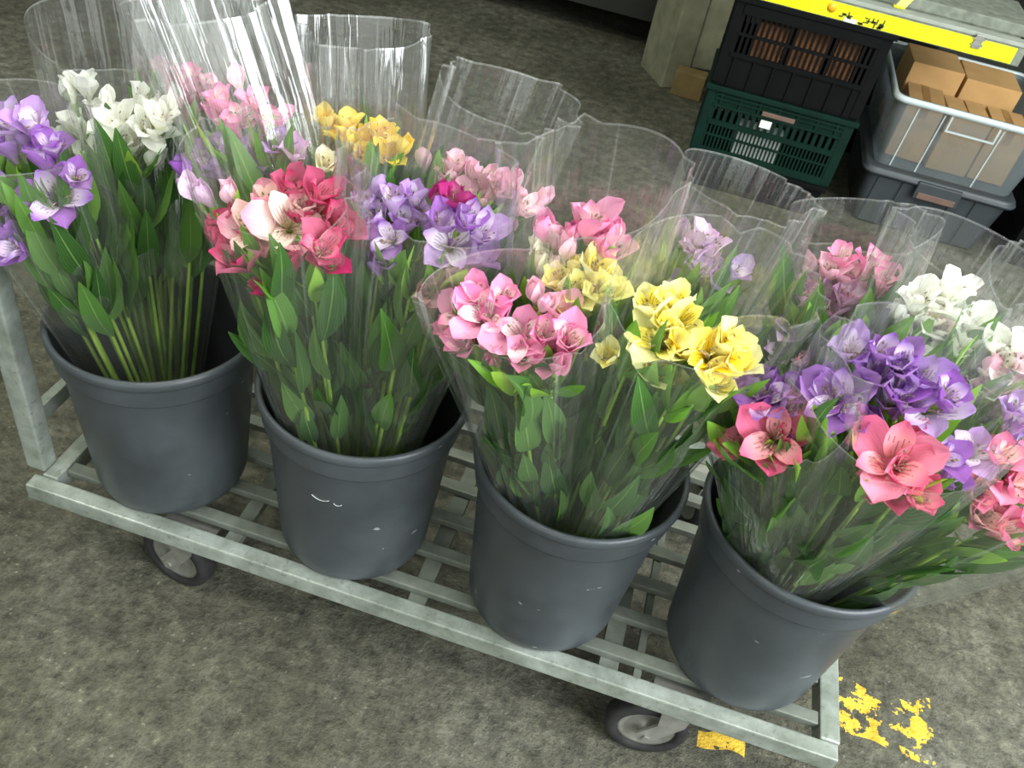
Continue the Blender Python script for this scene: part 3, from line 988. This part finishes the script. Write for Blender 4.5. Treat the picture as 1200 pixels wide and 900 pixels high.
    (1.253,-0.445,0.742,'pink2','h',1.10), (1.269,-0.447,0.726,'pink2','o',1.30), (1.279,-0.467,0.722,'pink2','h',1.10), (1.256,-0.483,0.684,'wilted','h',1.10), (1.281,-0.492,0.680,'pink2','h',1.20), (1.246,-0.467,0.701,'pink2','h',1.10), (1.227,-0.440,0.733,'lavender','o',1.10), (1.223,-0.443,0.706,'purple','h',1.00), (1.259,-0.424,0.780,'purple','h',1.10), (1.246,-0.420,0.788,'lavender','h',1.00), (1.305,-0.475,0.694,'pink2','h',1.10), (1.297,-0.448,0.733,'pink2','h',1.10), (1.267,-0.466,0.688,'pink2','b',1.00)]),
  ('D4', 3, (1.065, -0.260, 0.782), 0.105, 0.070, 0.085, [
    (1.053,-0.242,0.812,'pink','h',1.00), (1.068,-0.248,0.787,'palepink','h',1.10), (1.091,-0.238,0.812,'pink','h',1.10), (1.102,-0.259,0.807,'pink','h',1.00), (1.036,-0.254,0.773,'mauve','h',1.00), (1.021,-0.238,0.792,'palepink','b',1.00), (1.035,-0.285,0.721,'lilac','h',1.30), (1.052,-0.285,0.733,'lilac','b',1.00), (1.047,-0.308,0.698,'palepink','b',1.00), (1.064,-0.277,0.759,'mauve','h',1.00), (1.097,-0.285,0.760,'magenta','h',1.00), (1.072,-0.274,0.778,'mauve','h',1.00), (1.050,-0.264,0.766,'mauve','h',1.00), (1.043,-0.252,0.796,'palepink','h',1.00), (1.086,-0.265,0.769,'pink','h',1.00)]),
  ('E4', 3, (1.171, -0.300, 0.802), 0.105, 0.070, 0.085, [
    (1.141,-0.296,0.814,'white','h',1.21), (1.164,-0.283,0.813,'white','h',1.21), (1.178,-0.280,0.829,'white','h',1.21), (1.162,-0.294,0.792,'white','h',1.21), (1.186,-0.291,0.806,'white','h',1.21), (1.208,-0.295,0.808,'white','h',1.10), (1.194,-0.317,0.780,'white','h',1.21), (1.181,-0.335,0.767,'white','h',1.10), (1.214,-0.311,0.790,'white','h',1.21), (1.137,-0.315,0.778,'white','b',1.10), (1.176,-0.311,0.793,'white','h',1.21), (1.140,-0.296,0.791,'white','h',1.10)]),
  ('F4', 3, (1.249, -0.340, 0.796), 0.100, 0.060, 0.085, [
    (1.233,-0.331,0.803,'white','h',1.10), (1.253,-0.332,0.814,'white','h',1.10), (1.240,-0.340,0.776,'white','h',1.10), (1.251,-0.338,0.797,'white','o',1.10), (1.251,-0.359,0.773,'palepink','h',1.10), (1.263,-0.348,0.798,'palepink','h',1.10), (1.286,-0.359,0.767,'palepink','h',1.00), (1.236,-0.360,0.761,'white','h',1.00), (1.281,-0.346,0.788,'palepink','h',1.10)]),
]

BLABEL = {
    'A1': 'bunch of vivid purple flowers in clear film above the trolley post',
    'B1': 'bunch of white flowers with greenish buds in clear film, beside vivid purple flowers',
    'C1': 'tall sleeved bunch of a few pink flowers behind the white bunch with greenish buds',
    'B2': 'sleeved bunch with pink flowers above pale lavender ones, behind deep pink flowers',
    'A2': 'bunch of large deep pink and white flowers with green leaves below',
    'D2': 'bunch of bright golden yellow flowers veiled by shiny film',
    'C2': 'bunch of purple and lavender flowers with magenta buds, below golden yellow flowers',
    'D3': 'bunch of hazy pale pink flowers inside film, behind purple and magenta flowers',
    'A3': 'bunch of pink flowers with white speckled throats at front of its bucket',
    'B3': 'bunch of cream yellow buds in front of pink tulip shaped flowers',
    'C3': 'bunch of open pale yellow flowers with brown specks over a half empty bucket',
    'E3': 'bunch of pale lilac flowers behind long green leaves and pale yellow flowers',
    'A4': 'narrow sleeved bunch with one coral pink flower under small purple flowers',
    'B4': 'bunch with large purple flowers above one wide coral pink flower',
    'C4': 'bunch of bright pink and purple flowers leaning out over the yellow floor paint',
    'D4': 'bunch of mixed pink, mauve and lilac flowers in front of the black crates',
    'E4': 'dense bunch of pure white flowers in front of the grey tote',
    'F4': 'bunch of white and blush pink flowers leaning outward beside the dense white bunch',
}
YAW = {}

def bouquet(key, bk, head, eb, ef, r, florets, seed):
    rnd = random.Random(seed)
    bx, by = BUCK[bk]
    head = Vector(head)
    zb = DECK + 0.016
    hoff = Vector((head.x - bx, head.y - by))
    tr = (DECK + BH - zb) / (head.z - zb)
    rim = hoff * 0.62
    mx = 0.082
    if rim.length > mx:
        rim *= mx / rim.length
    boff = (rim - hoff * tr) / (1 - tr)
    if boff.length > 0.075:
        boff *= 0.075 / boff.length
    b = Vector((bx + boff.x, by + boff.y, zb))
    t = thing('bouquet', b, BLABEL[key], 'bouquet', 'sleeved bouquets in the buckets')
    ax = head - b
    Lh = ax.length
    up = ax.normalized()
    u = Vector((1, 0, 0)) - up * up.x
    u.normalize()
    v = u.cross(up)       # towards the viewer's side
    if v.y > 0:
        v = -v
    # stems
    ns = 9
    tops, paths, stems = [], [], []
    for k in range(ns):
        w = 2 * PI * (k + rnd.uniform(-.2, .2)) / ns
        rr = 1.0 if k % 3 else 0.45
        e = up * (Lh - rnd.uniform(.045, .075)) + (u * math.cos(w) + v * math.sin(w) * .75) * (r * .50 * rr)
        s = (u * math.cos(w) + v * math.sin(w)) * (0.015 * rr)
        pts = []
        for q in range(8):
            f = q / 7
            g = f ** 1.25
            pts.append(s.lerp(e, f) * 1.0 + (u * math.cos(w) + v * math.sin(w)) * (r * 0.06 * math.sin(PI * f)))
        mb = MB()
        mb.tube(pts, [.0034, .0034, .0032, .0031, .0029, .0027, .0025, .0020], 6)
        so = mb.build('stem', STEM, t)
        stems.append(so)
        paths.append(pts)
        tops.append(e)
        # leaves up the stem
        nl = 6
        for j in range(nl):
            f0 = 0.60 if bk == 0 else 0.46
            f = f0 + (0.96 - f0) * (j + rnd.uniform(0, .9)) / nl
            a = f * 7
            i0 = min(6, int(a))
            p = pts[i0].lerp(pts[i0 + 1], a - i0)
            c = up * p.dot(up)
            out = p - c
            out = out.normalized() if out.length > 1e-4 else u.copy()
            wa = rnd.gauss(0, 0.75)
            out = (Matrix.Rotation(wa, 3, up) @ out).normalized()
            ang = rnd.uniform(.10, .38) + 0.22 * f
            d = (up * math.cos(ang) + out * math.sin(ang)).normalized()
            nrm = (out - d * out.dot(d)).normalized()
            nrm = (Matrix.Rotation(rnd.gauss(0, .45), 3, d) @ nrm)
            X = d.cross(nrm)
            ln = rnd.uniform(.085, .140) * (0.85 + 0.2 * f)
            lo = link('leaf', rnd.choice(LEAVES), so)
            M = Matrix((X, d, nrm)).transposed().to_4x4()
            lo.matrix_local = Matrix.Translation(p + out * .002) @ M @ Matrix.Diagonal((ln, ln, ln, 1))
        # whorl of young leaves under the flower head
        for j in range(3):
            w2 = w + rnd.uniform(-1.6, 1.6)
            out = (u * math.cos(w2) + v * math.sin(w2)).normalized()
            ang = rnd.uniform(.25, .75)
            d = (up * math.cos(ang) + out * math.sin(ang)).normalized()
            nrm = (out - d * out.dot(d)).normalized()
            nrm = (Matrix.Rotation(rnd.gauss(0, .5), 3, d) @ nrm)
            X = d.cross(nrm)
            ln = rnd.uniform(.065, .095)
            lo = link('leaf', rnd.choice(LEAVES_TOP), so)
            M = Matrix((X, d, nrm)).transposed().to_4x4()
            lo.matrix_local = Matrix.Translation(e - up * rnd.uniform(0, .02)) @ M @ Matrix.Diagonal((ln, ln, ln, 1))
    # florets
    hc = up * (Lh - 0.10)
    main = {}
    for fl_ in florets:
        main[fl_[3]] = main.get(fl_[3], 0) + 1
    maj = max(main, key=main.get)
    for (x, y, z, c, kd, s) in florets:
        p = Vector((x, y, z)) - b
        tocam = (CAMP - Vector((x, y, z))).normalized()
        out = (p - hc).normalized()
        if kd == 'o':
            face = tocam * 0.85 + out * 0.45 + Vector((0, 0, 0.15))
        elif kd == 'h':
            face = tocam * 0.40 + out * 0.8 + up * 0.25
        else:
            face = tocam * 0.12 + out * 0.7 + up * 0.5
        face += Vector((rnd.gauss(0, .16), rnd.gauss(0, .12), rnd.gauss(0, .14)))
        face.normalize()
        s *= 0.84 if key != 'A2' else 0.88
        base = p - face * (0.020 if kd == 'o' else 0.024) * s
        att = min(tops, key=lambda q: (q - base).length)
        fo = add_flower(t, base, face, att, c, kd, s, rnd)
        if kd != 'b' and rnd.random() < .8:
            off = out * rnd.uniform(-.022, .004) + u * rnd.uniform(-.026, .026) + v * rnd.uniform(-.006, .022)
            f2 = (out + tocam * .35 + Vector((rnd.gauss(0, .3), rnd.gauss(0, .3), rnd.gauss(0, .2)))).normalized()
            b2 = base + off - face * .012
            fo2 = add_flower(t, b2, f2, min(tops, key=lambda q: (q - b2).length), c, rnd.choice('hhb'), s * .9, rnd)
            if c != maj:
                fo2['label'] = CNAME.get(c, c) + ' flower'
        if c != maj:
            fo['label'] = CNAME.get(c, c) + (' flower bud' if kd == 'b' else ' flower')
    add_sleeve(t, b, ax, Lh, r, eb, ef, rnd.uniform(-.3, .3), rnd, .05)


for i, (key, bk, head, eb, ef, r, florets) in enumerate(BOUQUETS):
    bouquet(key, bk, head, eb, ef, r, florets, 100 + i)


# ------------------------------------------------------------------ crates
def crate(name, x0, x1, y0, y1, z0, z1, mat, rows, label, group, solid_below=None, ridges=0):
    t = thing(name, ((x0 + x1) / 2, (y0 + y1) / 2, z0), label, 'crate', group)
    w, d, h = (x1 - x0) / 2, (y1 - y0) / 2, z1 - z0
    T = 0.008
    mb = MB()
    mb.box((-w + .006, -d + .006, 0), (w - .006, d - .006, 0.006))
    mb.build('base', mat, t)
    rim = MB()
    for (a, b_) in (((-w - .008, -d - .008), (w + .008, -d + .006)), ((-w - .008, d - .006), (w + .008, d + .008)),
                    ((-w - .008, -d + .006), (-w + .006, d - .006)), ((w - .006, -d + .006), (w + .008, d - .006))):
        rim.box((a[0], a[1], h - .016), (b_[0], b_[1], h), None, 0, .002)
    rim.build('rim', mat, t)
    for sx in (-1, 1):
        for sy in (-1, 1):
            mb = MB()
            cx, cy = sx * (w - .016), sy * (d - .016)
            mb.box((cx - .016, cy - .016, .0062), (cx + .016, cy + .016, h - .0162), None, 0, .004)
            mb.build('corner_post', mat, t)
    # horizontal bands on the four sides, each face's lattice of narrow bars as one piece
    for (za, zb, proud) in rows['bands']:
        band = MB()
        for sy in (-1, 1):
            ya = sy * d
            band.box((-w + .03, min(ya, ya - sy * T) - (proud if sy < 0 else 0), za), (w - .03, max(ya, ya - sy * T) + (proud if sy > 0 else 0), zb))
        for sx in (-1, 1):
            xa = sx * w
            band.box((min(xa, xa - sx * T), -d + .03, za), (max(xa, xa - sx * T), d - .03, zb))
        band.build('band', mat, t)
    for (za, zb, pitch, bar) in rows['lattice']:
        for s, ln in (('front', w), ('back', w)):
            lt = MB()
            ya = -d if s == 'front' else d - .005
            n = int((2 * w - .07) / pitch)
            for i in range(n + 1):
                xx = -w + .035 + i * (2 * w - .07) / n
                lt.box((xx - bar / 2, ya + .001, za), (xx + bar / 2, ya + .006, zb))
            tag(lt.build('lattice', mat, t), kind='stuff')
        for sx in (-1, 1):
            lt = MB()
            xa = -w if sx < 0 else w - .006
            n = int((2 * d - .07) / pitch)
            for i in range(n + 1):
                yy = -d + .035 + i * (2 * d - .07) / n
                lt.box((xa, yy - bar / 2, za), (xa + .005, yy + bar / 2, zb))
            tag(lt.build('lattice', mat, t), kind='stuff')
    for (za, zb) in rows.get('panels', ()):
        pn = MB()
        pn.box((-w + .03, -d + .003, za), (w - .03, -d + .007, zb))
        pn.box((-w + .03, d - .007, za), (w - .03, d - .003, zb))
        pn.box((-w + .003, -d + .03, za), (-w + .007, d - .03, zb))
        pn.box((w - .007, -d + .03, za), (w - .003, d - .03, zb))
        nr = 7
        for i in range(nr):
            xx = -w + .05 + i * (2 * w - .10) / (nr - 1)
            pn.box((xx - .003, -d - .003, za), (xx + .003, -d + .003, zb))
        pn.build('panel', mat, t)
    return t


CX0, CX1, CY0, CY1 = 0.868, 1.338, 1.562, 1.90
crate('crate', CX0 + .01, CX1 - .01, CY0 + .005, CY1, 0.0, 0.112, BLACKP,
      {'bands': [(.006, .022, .0), (.052, .058, .0), (.082, .096, .002)], 'lattice': [(.022, .052, .014, .005), (.058, .082, .014, .005)]},
      'shallow black plastic crate on the floor under the dark green crate', 'stacked plastic crates')
gc = crate('crate', CX0, CX1, CY0, CY1, 0.113, 0.345, GREENP,
           {'bands': [(.006, .030, .0), (.070, .076, .0), (.108, .124, .003), (.168, .176, .004), (.190, .196, .004), (.204, .210, .004)],
            'lattice': [(.030, .070, .012, .0055), (.076, .108, .012, .0055), (.124, .168, .022, .012)], 'panels': [(.176, .214)]},
           'dark green plastic crate with a small white label, in the middle of the crate stack', 'stacked plastic crates')
lb = MB()
lb.box((-0.045, -0.1745, 0.140), (-0.010, -0.172, 0.164))
tag(lb.build('paper_label', FOAM, gc), 'small white paper label')
hd = MB()
hd.box((-0.050, -0.178, 0.178), (0.055, -0.171, 0.192), None, 0, .002)
tag(hd.build('hand_grip', BROWNP, gc), 'dull red brown hand grip')
crate('crate', CX0, CX1, CY0, CY1, 0.346, 0.616, BLACKP,
      {'bands': [(.095, .108, .004), (.160, .168, .002), (.222, .252, .004)], 'lattice': [(.108, .160, .0165, .0085), (.168, .222, .0165, .0085)],
       'panels': [(.006, .095)]},
      'black lattice crate with brown goods showing through, on top of the green crate', 'stacked plastic crates')
crate('crate', 1.30, 1.60, 2.20, 2.50, 0.0, 0.46, BLACKP,  # added crate, stands in for the shadow in this gap
      {'bands': [(.006, .030, .0), (.20, .22, .002), (.40, .44, .003)], 'lattice': [(.030, .20, .016, .008), (.22, .40, .016, .008)]},
      'added black crate darkening the shaded gap between the crate stack and the totes', 'dark crates round the totes')
crate('crate', 1.975, 2.40, 1.63, 2.0, 0.0, 0.235, BLACKP,
      {'bands': [(.006, .030, .0), (.10, .115, .002), (.19, .215, .003)], 'lattice': [(.030, .10, .014, .007), (.115, .19, .014, .007)]},
      'black crate standing on the floor on the outer side of the dark grey tote', 'dark crates round the totes')
# contents
fb = MB()
fb.box((-0.075, -0.05, 0), (0.075, 0.05, 0.10), None, 0, .004)
tag(fb.build('foam_box', FOAM, None, (1.075, 1.63, 0.1205)), 'white foam box showing through the slots of the green crate', 'box')
for (x, wd) in ((1.005, .09), (1.125, .105), (1.235, .07)):
    cb = MB()
    cb.box((-wd / 2, -.10, 0), (wd / 2, .10, 0.19 + .1 * (x - 1.005)), None, 0, .003)
    o = cb.build('cardboard_carton', CARD_DARK, None, (x, 1.715, 0.3535))
    tag(o, {1.005: 'brown carton behind the bars at the pillar end of the black crate', 1.125: 'brown carton behind the middle bars of the black crate',
            1.235: 'narrow brown carton behind the black bars beside the clear tote'}[x], 'carton', 'cartons in the black crate')

# slab with the yellow tape lying across the top of the crate stack
sb = thing('slab_shelf', (1.27, 1.75, 0.6165), 'grey slab with yellow tape along its edge lying across the black crate', 'slab')
m_ = MB()
m_.box((-0.40, -0.195, 0.0), (0.415, 0.20, 0.052), None, 0, .003)
m_.build('slab', SLAB, sb)
m_ = MB()
m_.box((-0.40, -0.198, 0.0525), (0.417, -0.150, 0.064), None, 0, .002)
m_.build('lip', SLABLIP, sb)
m_ = MB()
m_.box((-0.40, -0.085, 0.0525), (0.44, 0.2, 0.085), None, 0, .004)
m_.build('raised_panel', SLAB, sb)
tp = MB()
nseg = 24
for i in range(nseg):
    xa, xb = -0.398 + i * 0.788 / nseg, -0.398 + (i + 1) * 0.788 / nseg
    ya, yb = -0.1985 - .0015 * math.sin(i * 1.3), -0.1985 - .0015 * math.sin((i + 1) * 1.3)
    b0 = len(tp.v)
    for (x, y) in ((xa, ya), (xb, yb)):
        for z in (0.004, 0.048):
            tp.v.append(Vector((x, y - .001, z)))
            tp.v.append(Vector((x, y + .001, z)))
    tp.face([b0, b0 + 4, b0 + 6, b0 + 2])
    tp.face([b0 + 1, b0 + 3, b0 + 7, b0 + 5])
    tp.face([b0 + 2, b0 + 6, b0 + 7, b0 + 3])
    tp.face([b0, b0 + 1, b0 + 5, b0 + 4])
tpo = tp.build('yellow_tape', YTAPE, sb)
tag(tpo, 'yellow tape with smudged black writing')
ink = MB()
rnd = random.Random(5)
for i, x in enumerate((-0.098, -0.082, -0.048, -0.030, -0.010, 0.006, 0.020)):
    for k in range(4):
        dx, dz = rnd.uniform(-.006, .006), rnd.uniform(-.010, .010)
        hw, hh = rnd.choice(((.006, .0016), (.0016, .008), (.004, .0018)))
        ink.box((x + dx - hw, -0.2022, 0.016 + dz - hh + i * .0005), (x + dx + hw, -0.2012, 0.016 + dz + hh + i * .0005))
tag(ink.build('writing', INK, tpo), 'smudged black marks', None, None, 'stuff')
ink = MB()
ink.box((-0.092, -0.2018, 0.004), (-0.055, -0.2008, 0.015))
tag(ink.build('white_patch', FOAM, tpo), 'small white patch')
ink = MB()
ink.lathe([(0, 0), (.014, 0), (.014, .001), (0, .001)], 20, Matrix.Translation((-0.135, -0.2008, 0.032)) @ Matrix.Rotation(PI / 2, 4, 'X'))
tag(ink.build('orange_disc', ORANGE, tpo), 'round orange mark')
cl = MB()
cl.box((0.268, -0.2065, 0.022), (0.292, -0.1995, 0.060), None, 0, .002)
cl.box((0.264, -0.2085, 0.030), (0.296, -0.2070, 0.036))
cl.box((0.264, -0.2085, 0.046), (0.296, -0.2070, 0.052))
tag(cl.build('clip', ZINC, sb), 'small metal clip')
st = MB()
st.box((-0.01, 0, 0), (0.016, 0.003, 0.05), Matrix.Translation((0.045, -0.16, 0.066)) @ Matrix.Rotation(0.5, 4, 'Y') @ Matrix.Rotation(-0.3, 4, 'X'))
st.box((-0.03, 0, 0), (0.0, 0.02, 0.003), Matrix.Translation((0.06, -0.17, 0.066)))
tag(st.build('loose_tape_end', YTAPE, sb), 'torn yellow tape end')
# black film bundle on the slab
bm = bmesh.new()
bmesh.ops.create_icosphere(bm, subdivisions=4, radius=1)
rnd = random.Random(8)
for v in bm.verts:
    c = v.co
    q = 1 + 0.10 * math.sin(7 * c.x + 3 * c.z) + 0.07 * math.sin(11 * c.y + 5 * c.x) + 0.05 * math.sin(17 * c.z + 9 * c.y)
    v.co = Vector((c.x * 0.155 * q, c.y * 0.075 * q, max(-0.035, c.z * 0.060 * q)))
bg_ = MB()
bg_.add_bm(bm, None, 0, True)
tag(bg_.build('black_film_bundle', BAGM, None, (1.135, 1.735, 0.6165 + 0.0865 + 0.035)), 'crumpled black plastic film lying on the slab above the crates', 'bundle')


# ------------------------------------------------------------------ totes
def rounded_ring(w, d, r, z, n=6):
    pts = []
    for (cx, cy, a0) in ((w - r, d - r, 0), (-w + r, d - r, PI / 2), (-w + r, -d + r, PI), (w - r, -d + r, 3 * PI / 2)):
        for k in range(n + 1):
            a = a0 + PI / 2 * k / n
            pts.append(Vector((cx + r * math.cos(a), cy + r * math.sin(a), z)))
    return pts


def loft(mb, rings, mi=0, smooth=True, cap0=False, cap1=False):
    b = len(mb.v)
    n = len(rings[0])
    for rg in rings:
        mb.v.extend(rg)
    for i in range(len(rings) - 1):
        for k in range(n):
            k2 = (k + 1) % n
            mb.face([b + i * n + k, b + i * n + k2, b + (i + 1) * n + k2, b + (i + 1) * n + k], mi, smooth)
    if cap0:
        mb.face([b + k for k in range(n)][::-1], mi)
    if cap1:
        mb.face([b + (len(rings) - 1) * n + k for k in range(n)], mi)


TX, TY = 1.672, 1.885
lt = thing('storage_tote', (TX, TY, 0), 'dark grey ribbed tote with brown latch standing on floor under the clear tote', 'tote')
m_ = MB()
h = 0.196
loft(m_, [rounded_ring(.205, .235, .03, 0), rounded_ring(.208, .238, .03, .006), rounded_ring(.232, .266, .035, h)], cap0=True)
m_.build('body', GREYP, lt)
m_ = MB()
loft(m_, [rounded_ring(.236, .270, .036, h - .010), rounded_ring(.247, .282, .04, h - .010), rounded_ring(.250, .285, .042, h - .002), rounded_ring(.248, .283, .042, h + .002),
          rounded_ring(.244, .279, .04, h + .003), rounded_ring(.244, .279, .04, h + .010), rounded_ring(.238, .273, .038, h + .014)], cap0=True, cap1=True)
m_.build('lid', GREYP, lt)
for x in (-0.155, -0.08, 0.085, 0.16):
    m_ = MB()
    M = Matrix.Translation((x, -0.2385, 0.008)) @ Matrix.Rotation(math.radians(8.4), 4, 'X')
    wd = .034 if abs(x) > .1 else .030
    m_.box((-wd, -.004, 0), (wd, .004, .172), M, 0, .002)
    m_.build('rib', GREYP, lt)
m_ = MB()
M = Matrix.Translation((0, -0.2385, 0.008)) @ Matrix.Rotation(math.radians(8.4), 4, 'X')
m_.box((-.035, -.004, 0), (.035, .004, .090), M, 0, .002)
m_.build('rib', GREYP, lt)
m_ = MB()
m_.box((-.070, -.292, .148), (.070, -.262, .205), None, 0, .004)
m_.build('latch_housing', GREYP, lt)
m_ = MB()
m_.box((-.060, -.2955, .152), (.060, -.2922, .172), None, 0, .0015)
tag(m_.build('latch', BROWNP, lt), 'brown latch')

ZT = h + .0145
ct = thing('storage_tote', (TX, TY, ZT), 'clear open tote holding cardboard boxes on the dark grey tote', 'tote')
m_ = MB()
hh = 0.232
loft(m_, [rounded_ring(.216, .246, .03, 0), rounded_ring(.219, .249, .03, .005), rounded_ring(.246, .278, .036, hh)], cap0=True)
m_.build('body', CLEARP, ct)
m_ = MB()
loft(m_, [rounded_ring(.2465, .2785, .036, hh - .016), rounded_ring(.256, .288, .04, hh - .016), rounded_ring(.258, .290, .04, hh - .008), rounded_ring(.256, .288, .04, hh + .003),
          rounded_ring(.244, .276, .036, hh + .003), rounded_ring(.2435, .2755, .036, hh - .004)])
m_.build('rim', CLEARRIM, ct)
for x in (-0.10, 0.10, -0.19):
    m_ = MB()
    M = Matrix.Translation((x * .9, -0.2490, 0.006)) @ Matrix.Rotation(math.radians(7.3), 4, 'X')
    m_.box((-.002, -.003, 0), (.002, -.0005, .205), M)
    m_.build('moulded_rib', CLEARRIM, ct)
hf = MB()
for (a, b_) in (((-.075, .166), (.075, .171)), ((-.075, .171), (-.070, .214)), ((.070, .171), (.075, .214))):
    hf.box((a[0], -.2915, a[1]), (b_[0], -.2855, b_[1]))
hf.build('handle_frame', CLEARRIM, ct)


def carton(x, y, z, w, d, hgt, rz, label, flaps=False, tape_seam=True):
    t = thing('cardboard_box', (x, y, z), label, 'box', 'cardboard boxes in the clear tote', rz)
    m_ = MB()
    m_.box((-w / 2, -d / 2, 0), (w / 2, d / 2, hgt), None, 0, .002)
    m_.build('carton_body', CARD, t)
    if flaps:
        for s in (-1, 1):
            m_ = MB()
            M = Matrix.Translation((0, 0, hgt + .0005))
            m_.box((s * .003 if s > 0 else -w / 2, -d / 2, 0), (w / 2 if s > 0 else -.003, d / 2, .003), M)
            m_.build('flap', CARD, t)
    if tape_seam:
        m_ = MB()
        m_.box((-.012, -d / 2 - .0006, hgt + (.0036 if flaps else .0002)), (.012, d / 2 + .0006, hgt + (.0044 if flaps else .0009)))
        m_.box((-.012, -d / 2 - .0012, hgt - .045), (.012, -d / 2 - .0003, hgt + (.0044 if flaps else .0009)))
        m_.build('packing_tape', CARD_TAPE, t)
    return t


zt = ZT + .0065
carton(1.548, 1.800, zt, .115, .17, .185, -.04, 'taped cardboard box at the crate side of the clear tote', True)
carton(1.682, 1.785, zt, .130, .18, .178, .03, 'plain topped cardboard box in the middle of the clear tote', True, False)
carton(1.815, 1.790, zt, .115, .17, .178, .0, 'cardboard box with a dark tape seam at the far end of the clear tote', True)
carton(1.575, 2.020, zt, .170, .20, .245, .02, 'tall cardboard box standing at the back of the clear tote under the slab', False, False)
carton(1.765, 2.020, zt, .180, .20, .235, -.02, 'wide cardboard box at the back of the clear tote, by its right wall', False, False)
